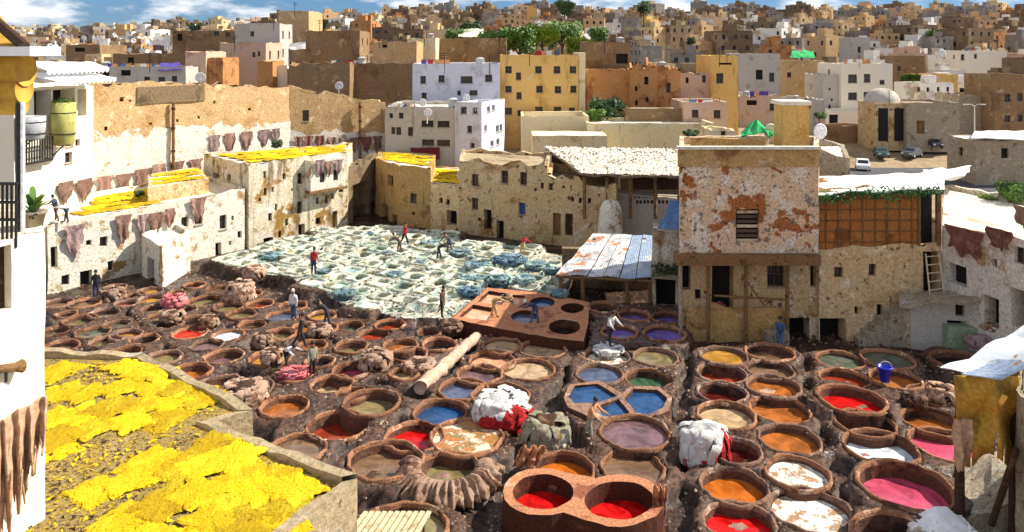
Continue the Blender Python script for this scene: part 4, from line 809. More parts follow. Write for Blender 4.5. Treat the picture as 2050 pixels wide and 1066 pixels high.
# right hand house
Q0, Q1 = P((1886, 41.3), (2078, 36))
rb = building('hide_house', 'speckled pale house with wine red hides over its edge at the right', 'house', P((1886, 41.3), (2078, 36), (2100, 46), (1890, 53)), -.4, [6.35, 6.75, 6.75, 6.4], 'wall_lower', 'roof_pale', {0: pws(Q0, Q1, '1917 550 36 40 o .5|1992 527 10 16 s|2041 512 20 34 w|1985 625 30 60 o .8|2042 620 36 80 o .9')}, parapet=.1, step=.7)
# ------------------------------------------------------------------ left: white house with a loggia
H0, H1 = P((28, 50), (187, 57.5))
wh = building('white_house', 'white house with a shaded loggia and awnings at the left', 'house', [H0, H1, P((150, 62))[0], P((-60, 56))[0]], 0, [ZY(175, 50), ZY(172, 57.5), ZY(172, 57.5), ZY(175, 50)], 'plaster_clean', 'roof_pale',
   {0: pws(H0, H1, '122 287 14 14|139 287 14 14|155 286 9 14|137 316 14 22|85 205 34 58 o 1.2|128 200 44 64 o 1.2|164 206 18 54 o 1.2')}, parapet=.1, wob=.03)
for nm, y0, y1, d0, d1 in (('awning', 124, 139, .4, 1.6), ('awning', 146, 164, .5, 2.2)):
    a, b = off(H0, H1, .1); s0, z0 = onwall(a, b, 52, y0); s1, z1 = onwall(a, b, 180, y0); u = (Vector(b)-Vector(a)).normalized(); n = Vector((u.y, -u.x)); p = Vector(a)+u*s0; q = Vector(a)+u*(s1)
    e = empty(nm, (p.x, p.y, z0), 'rolled white awning roof on top of the white house' if y0 < 140 else 'white scalloped awning shading the loggia of the white house', 'awning')
    p2 = p+n*d1; q2 = q+n*d1; zz = z0-.55; sheet('cloth', [(p.x, p.y, z0), (q.x, q.y, z1), (q2.x, q2.y, zz), (p2.x, p2.y, zz)], 'sheet_white', .05, (24, 6), .06, e)
    k = 14
    for i in range(k):
        mb = MB(); A = p2.lerp(q2, i/k); B = p2.lerp(q2, (i+1)/k); C = (A+B)/2; mb.add([(A.x, A.y, zz+.02), (B.x, B.y, zz+.02), (B.x, B.y, zz-.2), (C.x, C.y, zz-.36), (A.x, A.y, zz-.2)], [(0, 1, 2, 3, 4)]); mb.obj('valance', 'sheet_white', e)
# tubs on brackets, iron balcony
def tub(name, px, py, w, h, mat, lab, plant=True):
    a, b = off(H0, H1, .9); s, zt = onwall(a, b, px, py-h/2); _, zb = onwall(a, b, px, py+h/2); u = (Vector(b)-Vector(a)).normalized(); n = Vector((u.y, -u.x)); p = Vector(a)+u*s; r = w/2/F*p.y*.95
    e = empty(name, (p.x, p.y, zb), lab, 'planter'); H = zt-zb
    mb = MB(); mb.lathe([(.02, 0), (r*.82, 0), (r*.9, .05), (r, H*.5), (r*1.02, H), (r*.9, H), (r*.88, H-.12), (.02, H-.12)], (p.x, p.y, zb), 22); mb.obj('tub', mat, e, True)
    for k in (.25, .75): mb = MB(); mb.lathe([(r*.94, H*k-.04), (r*1.03, H*k-.03), (r*1.03, H*k+.03), (r*.94, H*k+.04)], (p.x, p.y, zb), 22); mb.obj('hoop', 'black_iron', e)
    mb = MB(); q = p-n*.9; mb.tube([(q.x, q.y, zb-.06), (p.x+n.x*.3, p.y+n.y*.3, zb-.06)], .06, 6); mb.tube([(q.x, q.y, zb-.9), (p.x, p.y, zb-.1)], .05, 6); mb.obj('bracket', 'black_iron', e)
    if plant:
        mb = MB()
        for i in range(220):
            t = random.random()*6.3; rr = r*random.random()**.5; up = random.random(); c = Vector((p.x+rr*math.cos(t), p.y+rr*math.sin(t), zt-.1+up*.5*(1-rr/r*.6)))
            s = .12; mb.add([c+Vector((random.uniform(-s, s), random.uniform(-s, s), random.uniform(-s, s))) for _ in range(3)], [(0, 1, 2)])
        mb.obj('foliage', 'leaf', e)
tub('barrel_planter', 127, 247, 46, 84, 'pot_yellow', 'yellow green barrel planter on the white house wall')
tub('barrel_planter', 62, 256, 54, 46, 'pot_grey', 'grey metal tub above the iron balcony', False)
a, b = off(H0, H1, .15); u = (Vector(b)-Vector(a)).normalized(); n = Vector((u.y, -u.x)); s0, zt = onwall(a, b, 40, 282); s1, zb = onwall(a, b, 92, 318); p = Vector(a)+u*s0; q = Vector(a)+u*s1
e = empty('iron_balcony', (p.x, p.y, zb), 'black iron railing basket on the white house', 'railing')
for i in range(11): c = p.lerp(q, i/10)+n*.5; mb = MB(); mb.tube([(c.x, c.y, zb), (c.x, c.y, zt)], .045, 5); mb.obj('bar', 'black_iron', e)
for z in (zb, (zb+zt)/2, zt): mb = MB(); mb.tube([(p.x, p.y, z), (p.x+n.x*.5, p.y+n.y*.5, z), (q.x+n.x*.5, q.y+n.y*.5, z), (q.x, q.y, z)], .05, 5); mb.obj('rail', 'black_iron', e)
mb = MB(); mb.prism([tuple(p), tuple(p+n*.55), tuple(q+n*.55), tuple(q)], zb-.1, zb-.03); mb.obj('floor', 'black_iron', e)
# ------------------------------------------------------------------ left foreground: roof terrace pier, canopy, plants
A0 = (-8.75, 10.6); B0 = XY(90, 12.8)
pier = building('terrace_pier', 'tall cream wall at the left edge with a hide draped over it', 'wall', [A0, B0, (-9.95, 15.5), (-13, 15.5), (-13, 10.6)], 7.7, 12.9, 'plaster_clean', 'roof_pale', {0: pws(A0, B0, '2 560 38 130 d .15')}, parapet=.03, wob=.035, step=.35, top_j=.03)
br = empty('wall_lantern', tuple(W(20, 740, 12.3)), 'weathered wooden bracket with a small lamp on the cream wall', 'lamp'); a_, b_ = off(A0, B0, .12)
def onp(px, py, d=.12):
    a, b = off(A0, B0, d); s, z = onwall(a, b, px, py); u = (Vector(b)-Vector(a)).normalized(); q = Vector(a)+u*s; return Vector((q.x, q.y, z))
mb = MB(); mb.tube([onp(-15, 742), onp(30, 735)], .07, 8); mb.obj('arm', 'wood', br)
mb = MB(); mb.tube([onp(30, 736), onp(44, 733)], [.07, .11], 10); mb.obj('shade', 'wood', br)
mb = MB(); mb.tube([onp(12, 744), onp(12, 765)], .025, 6); mb.obj('hook', 'black_iron', br)
def drape():
    """hide thrown over the cream wall, cut into strips at its lower edge"""
    mb = MB(); nu, nv = 60, 30; v = []
    for j in range(nv+1):
        for i in range(nu+1):
            a = i/nu; b = j/nv; px = 96-120*a; ytop = 792+62*a+10*mn.noise((a*5, 1, 1)); ln = 95+150*a+45*math.sin(a*38)*(.3+a)+40*mn.noise((a*14, 3, 1))
            py = ytop+ln*b; sx = px+(a-.3)*18*b; d = .14+.10*math.sin(a*30+2*mn.noise((a*6, b*2, 0)))*(.25+b)+.07*mn.noise((a*9, b*4, 5))
            v.append(onp(sx, py, d+.06))
    w_ = nu+1; f = []
    for j in range(nv):
        for i in range(nu):
            if j > 21 and mn.noise((i*.4, 7, 0)) > .22+.03*(nv-j): continue
            f.append((j*w_+i, j*w_+i+1, (j+1)*w_+i+1, (j+1)*w_+i))
    mb.add(v, f); o = mb.obj('draped_hide', 'hide_tan', None, True); m = o.modifiers.new('t', 'SOLIDIFY'); m.thickness = .03
    tag(o, 'large tan hide with a fringed edge draped over the cream wall', 'hide')
drape()
can = empty('yellow_canopy', tuple(W(20, 225, 13)), 'yellow canopy with a white edge board at the top left corner', 'canopy')
mb = MB(); mb.prism([XY(-300, 12.2), XY(60, 12.4), XY(122, 13.4), XY(60, 15), XY(-300, 15)], ZY(112, 13), ZY(94, 13)); mb.obj('edge_board', 'sheet_white', can)
for i, (y, r) in enumerate(((140, .30), (178, .26), (208, .2))):
    mb = MB(); p, q = W(-260, y, 13.2), W(53-4*i, y, 13.2); mb.tube([p, q], r, 14); mb.obj('cloth_roll', 'awning_yellow', can, True)
sheet('roof_slope', [W(-300, 90, 12.4), W(58, 90, 12.8), W(-5, 26, 15), W(-300, 26, 15)], 'awning_yellow', .06, (10, 6), .05, can)
mb = MB(); mb.tube([W(50, 94, 12.7), W(-20, 34, 13)], .09, 6); mb.obj('gable_beam', 'wood_dark', can)
for px, mt, r in ((38, 'black_iron', .055), (45, 'paint_white', .04)):
    p = W(px, 300, 12.9); mb = MB(); mb.tube([(p.x, p.y, 12.5), (p.x, p.y, ZY(205, 12.9))], r, 8); mb.obj('post', mt, can)
# potted plant on the pier
pp = W(66, 452, 13.2); e = empty('potted_plant', (pp.x, pp.y, 12.87), 'broad leaved green plant in a clay pot on the cream wall', 'plant')
mb = MB(); mb.lathe([(.02, 0), (.15, 0), (.2, .24), (.23, .25), (.23, .29), (.18, .29), (.02, .26)], (pp.x, pp.y, 12.87), 16); mb.obj('pot', 'stone', e, True)
for i in range(16):
    t = i*2.4; l = random.uniform(.32, .62); up = random.uniform(.35, 1.); mb = MB(); v = []
    for k in range(6):
        s = k/5; c = Vector((pp.x+l*.8*s*math.cos(t)*(1-up*.5), pp.y+l*.8*s*math.sin(t)*(1-up*.5), 13.12+l*up*math.sin(s*1.7))); w_ = .055*math.sin(math.pi*min(1, s*.9+.08)); sd = Vector((-math.sin(t), math.cos(t), 0))*w_; v += [c-sd, c+sd]
    mb.add(v, [(2*k, 2*k+1, 2*k+3, 2*k+2) for k in range(5)]); mb.obj('leaf', random.choice(['leaf_lime', 'leaf', 'leaf_vine']), e, True)
rl = empty('terrace_railing', tuple(W(10, 450, 12.3)), 'black ironwork railing beside the canopy post at the left edge', 'railing')
for i in range(9): p = W(-40+9*i, 440, 12.3); mb = MB(); mb.tube([(p.x, p.y, 12.75), (p.x, p.y, ZY(368, 12.3))], .022, 5); mb.obj('bar', 'black_iron', rl)
for y in (368, 405, 440): mb = MB(); mb.tube([W(-60, y, 12.3), W(36, y, 12.3)], .028, 5); mb.obj('rail', 'black_iron', rl)
# ------------------------------------------------------------------ the near yellow roof
YP = [(-12.5, 9.2), (-5.35, 9.2), (-2.85, 13.8), (-6.4, 16.0), (-5.7, 16.5), (-9.6, 19.5), (-13.6, 19.7), (-14, 9.2)]
yr = building('drying_roof_house', 'near house whose flat roof is spread with bright yellow hides', 'house', YP, -.4, 8.12, 'roof_dirt', 'roof_litter', {}, parapet=.12, thick=.2, wob=.05, step=.4, top_j=.08)
e = empty('slatted_rack', tuple(G(770, 1060, .8)), 'pale slatted wooden rack beside the corner of the yellow roof', 'rack')
for i in range(11):
    p = G(712+13*i, 1054, 1.0+.03*i); mb = MB(); mb.box((p.x, p.y, p.z), (.07, .75, .03), -.25, ); mb.obj('slat', 'wood_pale', e)
for d in (-.5, .5):
    p, q = G(706, 1054, .94), G(848, 1054, 1.22); mb = MB(); mb.tube([(p.x+d*.25, p.y+d, p.z), (q.x+d*.25, q.y+d, q.z)], .05, 6); mb.obj('runner', 'wood_pale', e)
for px in (712, 845):
    for d in (-.5, .5): p = G(px, 1054, .95); mb = MB(); mb.tube([(p.x, p.y+d, -.1), (p.x, p.y+d, .98)], .05, 6); mb.obj('leg', 'wood', e)
# ------------------------------------------------------------------ right foreground: tin canopy on posts, stone ramp
tcn = empty('tin_canopy', tuple(G(1990, 1010, 0)), 'curled white tin sheet canopy over the hanging golden hide', 'canopy')
c0, c1, c2, c3 = W(1882, 742, 24), W(2002, 752, 23.2), W(2130, 690, 22.5), W(2062, 650, 25.5)
sheet('tin_sheet', [c0, c1, c2, c3], 'tin_white', .03, (16, 10), .14, tcn); sheet('tin_sheet', [W(1925, 752, 23.4), W(2006, 758, 22.9), W(2090, 722, 22.6), W(1990, 715, 24)], 'tin_blue', .03, (10, 6), .08, tcn)
for px, Y, yt in ((1921, 24.2, 748), (2030, 23.6, 735)): p = W(px, yt, Y); mb = MB(); mb.tube([(p.x, p.y, -.2), (p.x, p.y, p.z)], [.17, .12], 8); mb.obj('post', 'wood_dark', tcn)
mb = MB(); mb.tube([W(1912, 752, 24), W(2036, 748, 23.3)], .06, 6); mb.obj('beam', 'wood', tcn)
building('stone_pier', 'rough stone pier at the right edge beside the golden hide', 'wall', P((2035, 23), (2100, 21), (2110, 25), (2040, 26)), -.3, 5.6, 'stone', 'stone', {}, parapet=.02, step=.35, wob=.12)
def golden():
    mb = MB(); nu, nv = 40, 36; v = []
    for j in range(nv+1):
        for i in range(nu+1):
            a, b = i/nu, j/nv; y0 = 752; L_ = 168+14*math.sin(a*9)+20*mn.noise((a*5, 2, 2)) - (60 if a < .0 else 0); px = 1908+132*a+6*math.sin(b*3)*(1-a); py = y0+L_*b
            d = .5*math.sin(a*9+b*2.2*math.cos(a*5))*(.25+.75*b)+.45*mn.noise((a*3, b*3, 1))-.5*math.sin(a*math.pi)*b*(1-b); v.append(W(px, py, 23.6-.3*a+d))
    w_ = nu+1; f = [(j*w_+i, j*w_+i+1, (j+1)*w_+i+1, (j+1)*w_+i) for j in range(nv) for i in range(nu) if not (j > 24 and mn.noise((i*.45, 1, 3)) > .15+.03*(nv-j))]
    mb.add(v, f); o = mb.obj('hanging_hide', 'hide_gold', None, True); m = o.modifiers.new('t', 'SOLIDIFY'); m.thickness = .03
    tag(o, 'big golden brown hide hanging from the tin canopy at the right', 'hide')
golden()
mb = MB()
v = []; nu, nv = 20, 12
for j in range(nv+1):
    for i in range(nu+1): p = G(1915+14*i, 1100-13*j, 0); a = i/nu; z = .5+2.0*a+.35*mn.noise((p.x*.9, p.y*.9, 4))+.15*mn.noise((p.x*3, p.y*3, 4)); v.append((p.x, p.y, z if 0 < i and 0 < j < nv else -.4))
mb.add(v, [(j*(nu+1)+i, j*(nu+1)+i+1, (j+1)*(nu+1)+i+1, (j+1)*(nu+1)+i) for j in range(nv) for i in range(nu)]); o = mb.obj('stone_ramp', 'stone', None); tag(o, 'rough brown stone ramp in the lower right corner', 'ramp')
mb = MB(); mb.tube([G(1985, 1050, 1.), W(2035, 900, 22.4)], .1, 7); tag(mb.obj('leaning_pole', 'wood_dark'), 'dark wooden pole leaning on the stone ramp', 'pole')
# fallen log / long pale wall between the vat fields
mb = MB(); p, q = G(842, 776, .55), G(956, 672, .6); pts = [p.lerp(q, i/30)+Vector((.16*mn.noise((i*.4, 1, 1)), 0, .10*mn.noise((i*.4, 5, 1)))) for i in range(31)]
mb.tube(pts, [(.29+.07*mn.noise((i*.5, 2, 2))+.05*mn.noise((i*1.7, 4, 2)))*(1.15-.3*i/30) for i in range(31)], 12); mb.v = [(a+.05*mn.noise((a*4, b*4, c*4)), b, c+.06*mn.noise((a*4+9, b*4, c*4))) for a, b, c in mb.v]; tag(mb.obj('fallen_log', 'log_pale', None, True), 'long pale log lying diagonally between the vat fields', 'log')
# ------------------------------------------------------------------ houses behind the court (photo columns, roof line, depth in metres)
def grid(xs, ys, w, h, k='w'): return [(x, y, w, h, k) for x in xs for y in ys]
NB = 'town houses behind the tannery'
def bk(label, px, yt, Y, dep, wall, wins=(), cat='house', **k):
    return block('town_house', label, cat, px, yt, Y, dep, wall, k.pop('roof', 'roof_dirt'), wins, group=NB, **k)
bk('grey beige apartment house with square windows above the red awning', (770, 912), 214, 78.5, 9, 'plaster_grey', [(787, 262, 8, 14), (803, 232, 9, 12), (783, 232, 7, 10), (798, 263, 10, 16), (822, 264, 10, 18), (856, 248, 24, 13), (888, 249, 24, 13), (857, 286, 24, 13), (888, 287, 26, 13)], roof='roof_pale', yaw=-.03)
WQ = P((911, 78), (964, 76.5), (1010, 84.5), (955, 89))
building('town_house', 'white corner house with one sunlit side beside the grey apartment house', 'house', WQ, 2, [ZY(205, 78), ZY(205, 76.5), ZY(198, 84.5), ZY(200, 89)], 'plaster_blue', 'roof_pale', {0: pws(WQ[0], WQ[1], '928 221 12 14|951 222 10 12|940 259 10 14|946 292 9 10|956 316 9 8'), 1: pws(WQ[1], WQ[2], '978 219 6 11|988 216 6 11|972 257 5 12|996 258 6 14|1003 256 5 14|985 288 6 12|997 284 6 12')}, group=NB, wob=.02, top_j=.03)
bk('large pale blue house with a row of four windows', (826, 1001), 128, 90, 10, 'plaster_blue', [(847, 160, 11, 15), (884, 158, 12, 14), (934, 160, 24, 14), (978, 157, 14, 14), (919, 187, 7, 10), (948, 186, 16, 10), (849, 192, 10, 12)], roof='roof_pale', yaw=.02, wob=.02, top_j=.04)
bk('tall yellow house with three rows of windows', (1001, 1158), 111, 93, 9, 'plaster_yellow', [(1018, 140, 13, 14), (1078, 140, 13, 14), (1115, 140, 13, 14), (1147, 140, 13, 14), (1038, 153, 10, 15), (1018, 179, 13, 13), (1080, 179, 13, 14), (1117, 180, 13, 14), (1148, 179, 12, 14), (1039, 192, 10, 14), (1018, 223, 14, 14), (1079, 221, 15, 14), (1116, 221, 15, 14), (1145, 222, 12, 12), (1040, 227, 8, 12)], wob=.02, top_j=.05)
bk('narrow cream slice of house against the yellow house', (1158.5, 1172), 106, 93.3, 8.5, 'plaster_cream', top_j=.05)
bk('brown brick ruin behind the green bush', (1172, 1262), 84, 101, 8, 'wall_brown', [(1245, 118, 24, 20, 'o')])
bk('rust red brick wall left of the broken house', (1174, 1265), 140, 97, 3, 'wall_terra')
bk('broken terracotta house with arched openings', (1262, 1316), 132, 96, 8, 'wall_terra', [(1294, 162, 8, 16, 'o'), (1274, 178, 5, 10, 's'), (1295, 200, 6, 10), (1274, 207, 6, 10)], top_j=.8)
bk('orange brown house with one tall narrow window', (1316, 1362), 138, 96.5, 8, 'wall_terra', [(1338, 176, 9, 20), (1310, 210, 8, 10)], top_j=.6)
bk('pale pink plastered house with two dark windows', (1362, 1420), 150, 99, 8, 'plaster_pink', [(1376, 161, 6, 12, 's'), (1409, 157, 8, 18)], top_j=.4)
bk('beige tower house with one dark window and ledge', (1424, 1478), 112, 98, 8, 'plaster_yellow', [(1441, 157, 14, 20), (1452, 128, 26, 4, 's')], top_j=.1)
bk('small pink house with two barred windows behind the rubble roof', (1369, 1458), 205, 88, 7, 'plaster_pink', [(1392, 228, 13, 16), (1436, 229, 14, 16)], roof='roof_pale', top_j=.04)
bk('low brown brick wall with pale coping', (1252, 1368), 217, 89, 1, 'wall_brown', cat='wall', roof='roof_pale', parapet=.02, top_j=.05)
bk('long pale cream wall in the middle of the town', (1176, 1430), 247, 83, 7, 'plaster_cream', roof='roof_pale', cat='wall', top_j=.05)
bk('cream rooftop block with a pale terrace', (1044, 1179), 233, 85, 7, 'plaster_cream', roof='roof_pale', parapet=.7, top_j=.05)
bk('cream penthouse with a white edged sloping roof', (1066, 1216), 272, 78.5, 4.5, 'plaster_cream', roof='roof_pale', parapet=.04, top_j=.05)
bk('small pale house with one dark window behind the tower', (1424, 1472), 262, 76, 4, 'plaster_cream', [(1448, 265, 10, 14)])
bk('ochre brick house with a plain long front', (655, 826), 128, 102, 8, 'wall_brown', top_j=.15)
bk('ochre brown house stepping up behind the plain brick front', (746, 834), 84, 108, 8, 'wall_ochre', [(770, 90, 10, 12, 's')], top_j=.2)
bk('low ochre wall above the bush', (578, 700), 128, 99, 6, 'wall_brown', top_j=.5)
bk('cream house with one sunlit gable', (822, 872), 77, 118, 7, 'plaster_cream', [(835, 88, 6, 8)])
bk('brown shed row with a dark roof edge', (872, 1014), 77, 124, 8, 'wall_brown', top_j=.2)
bk('brown windowless house with a vertical drain', (610, 720), 62, 128, 9, 'wall_brown', right=(2, 2), top_j=.15)
bk('tall ochre house with one blank sunlit side', (557, 618), 22, 138, 10, 'wall_ochre', top_j=.1)
bk('tall narrow white house with scattered windows', (499, 560), 47, 122, 7, 'plaster_grey', [(505, 68, 8, 10)], right=(2, 4), top_j=.1)
bk('pink brick house with a white lower corner', (440, 532), 86, 112, 8, 'plaster_pink', [(508, 110, 6, 10), (518, 108, 5, 10)], right=(2, 2))
bk('brown brick hut with a flat roof beside the white house row', (515, 546), 123, 99, 5, 'wall_terra', right=(1, 1))
bk('small white house with dark doorway', (529, 575), 132, 101, 6, 'plaster_clean', [(540, 150, 6, 12), (548, 155, 5, 10)], right=(2, 2))
bk('long beige house with small dark windows', (196, 372), 134, 96, 8, 'plaster_grey', [(294, 160, 12, 12), (324, 160, 14, 11), (349, 158, 10, 11), (212, 146, 14, 14, 'o'), (252, 146, 20, 12, 'o')], roof='roof_pale')
bk('ochre house with a flat roof behind the beige house', (226, 372), 108, 112, 9, 'wall_brown', [(262, 121, 12, 12, 'o')])
bk('pink brick house with a dark low door', (371, 412), 104, 100, 7, 'plaster_pink', [(388, 140, 12, 10, 'o')])
bk('rust coloured hut beside the pink brick house', (412, 446), 116, 100.5, 6, 'wall_terra')
bk('ochre house row high behind the left wall', (345, 470), 62, 155, 10, 'wall_brown', [(360, 75, 10, 14, 'o'), (434, 68, 10, 9), (456, 70, 9, 9)])
bk('grey house with one dark window on the ridge', (470, 540), 48, 150, 9, 'plaster_grey', [(505, 68, 10, 9)])
bk('brown house with pale panel', (372, 440), 88, 126, 8, 'wall_brown')
bk('dark low house behind the awnings', (132, 200), 90, 130, 9, 'wall_brown', [(160, 100, 20, 8, 'o')])
bk('white three storey house with pairs of dark windows', (1684, 1787), 128, 142, 11, 'plaster_clean', [(1707, 158, 18, 17), (1736, 157, 13, 17), (1766, 165, 10, 9), (1707, 193, 18, 15), (1736, 192, 14, 15)], left=(1, 2), top_j=.1)
bk('pale speckled house left of the white three storey house', (1648, 1684), 150, 143, 9, 'plaster_grey', [(1661, 179, 4, 5, 's'), (1665, 200, 4, 5, 's'), (1661, 214, 5, 8)])
bk('low white annex with a dark doorway', (1652, 1752), 222, 136, 6, 'plaster_clean', [(1669, 239, 18, 18, 'o')], roof='roof_pale')
bk('long brown wall below the white annex', (1642, 1762), 252, 126, 4, 'wall_brown', cat='wall')
bk('stone house with one maroon window near the parked cars', (1815, 1921), 206, 118, 9, 'stone', [(1843, 255, 16, 26, 'r')], top_j=.15)
bk('brown stone house at the right edge with two rows of windows', (1992, 2062), 150, 131, 9, 'wall_brown', [(2017, 197, 12, 16), (2042, 195, 10, 16), (2017, 238, 12, 14), (2042, 237, 10, 14)])
bk('ruined brown house behind the street lamp', (1921, 1993), 190, 135, 8, 'stone', [(1985, 190, 8, 14), (1990, 233, 8, 12)], top_j=.5)
bk('bright yellow house on the right slope', (1850, 1918), 150, 168, 9, 'plaster_yellow', [(1857, 176, 7, 8), (1828, 188, 8, 12)], left=(1, 1))
bk('dark grey house in shadow', (1480, 1562), 108, 148, 9, 'plaster_grey', [(1520, 150, 14, 20, 'o'), (1545, 155, 10, 18)], left=(2, 2))
bk('ochre house under the green tarpaulin', (1562, 1650), 122, 158, 9, 'wall_ochre', [(1580, 150, 8, 10)])
bk('white house row on the far right slope', (1920, 2016), 102, 215, 10, 'plaster_clean', [(1927, 115, 7, 12), (1953, 113, 6, 9)], left=(2, 1))
bk('brown house with a dark upper window', (1788, 1852), 112, 195, 10, 'wall_brown', [(1800, 138, 8, 10)])
bk('white fronted house with a tall grey screen', (1704, 1742), 75, 240, 9, 'plaster_grey', [(1720, 100, 6, 12)])
bk('pale stone house with small dark openings', (1480, 1562), 192, 128, 8, 'plaster_pink', [(1546, 215, 10, 14), (1505, 206, 20, 10, 'o')], top_j=.4)
bk('grey rough house left of the speckled house', (1562, 1652), 200, 128, 8, 'plaster_grey', [(1620, 215, 6, 8, 's')], top_j=.4)
# domed tomb
dz = ZY(207, 119); dm = empty('domed_shrine', tuple(W(1782, 290, 119)), 'small building with a round grey dome near the parked cars', 'shrine')
A, B = P((1752, 119), (1816, 119)); mb = MB(); mb.prism([A, B, (B[0], B[1]+6), (A[0], A[1]+6)], T(A[0], 119)-.5, dz); mb.obj('wall', 'plaster_mid', dm)
mb = MB(); c = ((A[0]+B[0])/2, A[1]+3); mb.lathe([(2.75, 0), (2.7, .4), (2.4, 1.1), (1.8, 1.75), (.9, 2.15), (.02, 2.25)], (c[0], c[1], dz), 20); mb.obj('dome', 'plaster_grey', dm, True)
for px in (1768, 1800): p = W(px, 250, 118.95); mb = MB(); mb.box((p.x, p.y, p.z), (.75, .06, 2.6)); mb.obj('niche', 'void', dm)
# small right hand house with a white roof
RH = block('street_house', 'stone house with a white sheet roof beside the car park', 'house', (1953, 2075), 282, 92, 6, 'stone', 'roof_pale', [(2012, 307, 14, 20, 'o')], left=(1, 1), parapet=.05)
sheet('white_roof', [W(1944, 276, 91.5), W(2080, 280, 91.5), W(2080, 262, 98), W(1952, 262, 98)], 'sheet_white', .12, (10, 4), .08, RH)
# car park and street
mb = MB(); v = []
for i in range(37):
    for j in range(25): px = 1600+14*i; Y = 88+1.15*j; p = XY(px, Y); v.append((p[0], p[1], T(p[0], Y)+.09))
mb.add(v, [(i*25+j, (i+1)*25+j, (i+1)*25+j+1, i*25+j+1) for i in range(36) for j in range(24)]); tag(mb.obj('car_park_road', 'asphalt'), kind='structure')
# shades, tarpaulins and sheets on the roofs
def flat(name, label, cat, pts, mat, amp=.12, n=(8, 6)):
    o = sheet(name, pts, mat, .06, n, amp); tag(o, label, cat); return o
flat('maroon_awning', 'dark red awning below the grey apartment house', 'awning', [W(822, 318, 77), W(880, 318, 77), W(880, 296, 78.3), W(822, 296, 78.3)], 'maroon', .04)
flat('purple_shade', 'purple cloth shade on the long beige house roof', 'shade cloth', [W(316, 142, 95.5), W(364, 140, 95.5), W(360, 126, 99), W(320, 127, 99)], 'cloth_purple')
flat('green_tarpaulin', 'bright green tarpaulin over a roof on the right slope', 'tarpaulin', [W(1582, 116, 157), W(1632, 116, 157), W(1628, 102, 161), W(1586, 102, 161)], 'tarp_green', .3)
flat('white_sheet', 'white sheet roof beside the reed house roof', 'sheet roof', [W(1845, 372, 50), W(1930, 352, 50), W(1944, 332, 56), W(1850, 340, 56)], 'sheet_white', .2)
flat('white_sheet', 'white cloth hung behind the tall white house', 'sheet', [W(580, 100, 127), W(612, 98, 127), W(612, 84, 128), W(580, 86, 128)], 'sheet_white', .2)
flat('white_sheet', 'pale roof sheet among the trees', 'sheet roof', [W(917, 74, 160), W(970, 74, 160), W(968, 58, 166), W(920, 60, 166)], 'roof_pale', .2)
gt = MB(); 
for k in range(9):
    for j in range(5): gt.v.append(tuple(W(1484+8*k, 272, 46+.4*j)+Vector((0, 0, (1.0*math.exp(-((k-4)/3.4)**2)*math.exp(-((j-2)/1.8)**2))+.38*mn.noise((k*.9, j*.9, 1))-.1))))
gt.f = [(k*5+j, (k+1)*5+j, (k+1)*5+j+1, k*5+j+1) for k in range(8) for j in range(4)]; gt.m = [0]*len(gt.f); o = gt.obj('green_tarpaulin', 'tarp_green', None, False); tag(o, 'green tarpaulin heap on the tower roof', 'tarpaulin'); o.modifiers.new('t', 'SOLIDIFY').thickness = .05
# ------------------------------------------------------------------ the far town on the hillside
weather('far_grey', (.28, .25, .22), [((.46, .42, .37), .12, .52, .1), ((.2, .15, .12), .3, .55, .1)], (DK, 1.5, .62), None, var=.3)
weather('far_brown', (.22, .15, .09), [((.36, .26, .16), .12, .54, .1), ((.14, .10, .07), .3, .54, .1)], (DK, 1.5, .60), None, var=.3)
weather('far_white', (.78, .75, .69), [((.42, .36, .29), .15, .54, .1)], (DK, 1.5, .64), None, var=.2)
def far_mesh(v, wall):
    rs = random.Random(v*7+len(wall)); w, d, h = rs.uniform(4., 10), rs.uniform(4, 9), rs.uniform(3.5, 10); mb = MB(); pts = [(-w/2, -d/2), (w/2, -d/2), (w/2, d/2), (-w/2, d/2)]; holes = []
    for i in range(4):
        A, B = pts[i], pts[(i+1) % 4]; ln = math.hypot(B[0]-A[0], B[1]-A[1]); ops = []
        for j in range(int(h/2.9)+1):
            for k in range(int(ln/2.4)):
                if rs.random() < .55: u = ln*(k+.5)/int(ln/2.4)+rs.uniform(-.3, .3); z = h-1.0-2.8*j; ops.append((u-.45, u+.45, z-1.15, z, 'w', .2))
        ops = [o for o in ops if o[2] > .3]; out = facade(mb, A, B, -4, h, h, ops, .05, 3., .25)
        for bkq, n, wh_, kd in out: mb.add(bkq, [(0, 1, 2, 3)], 2)
    inn = inset(pts, .3); rz = h-.6; z = h+.02
    for i in range(4):
        j = (i+1) % 4; mb.add([pts[i]+(z,), pts[j]+(z,), inn[j]+(z,), inn[i]+(z,), inn[j]+(rz,), inn[i]+(rz,)], [(0, 1, 2, 3), (3, 2, 4, 5)], 0)
    mb.add([p+(rz,) for p in inn], [(0, 1, 2, 3)], 1)
    for _ in range(rs.choice([1, 1, 2, 3])):
        x, y = rs.uniform(-w/3.4, w/3.4), rs.uniform(-d/5, d/3.4); mb.box((x, y, h+.5), (rs.uniform(.9, 1.6), rs.uniform(.9, 1.5), rs.uniform(.6, 1.6)), 0, rs.choice([0, 0, 1]))
    return mb.mesh('house', [wall, rs.choice(['roof_dirt', 'roof_pale', 'roof_dirt']), 'window_dark'])
FARC = [('far_grey', 'grey'), ('far_brown', 'brown'), ('far_white', 'white'), ('wall_ochre', 'ochre'), ('plaster_pink', 'pinkish'), ('plaster_yellow', 'yellow'), ('plaster_mid', 'tan'), ('wall_terra', 'rust red')]
FM = {(i, v): far_mesh(v, FARC[i][0]) for i in range(len(FARC)) for v in range(5)}
taken = [(c.location.x, c.location.y, 7) for c in list(COL.objects) if c.get('group') == NB]
spots = []; rs = random.Random(11); y = 122.; rows = 0
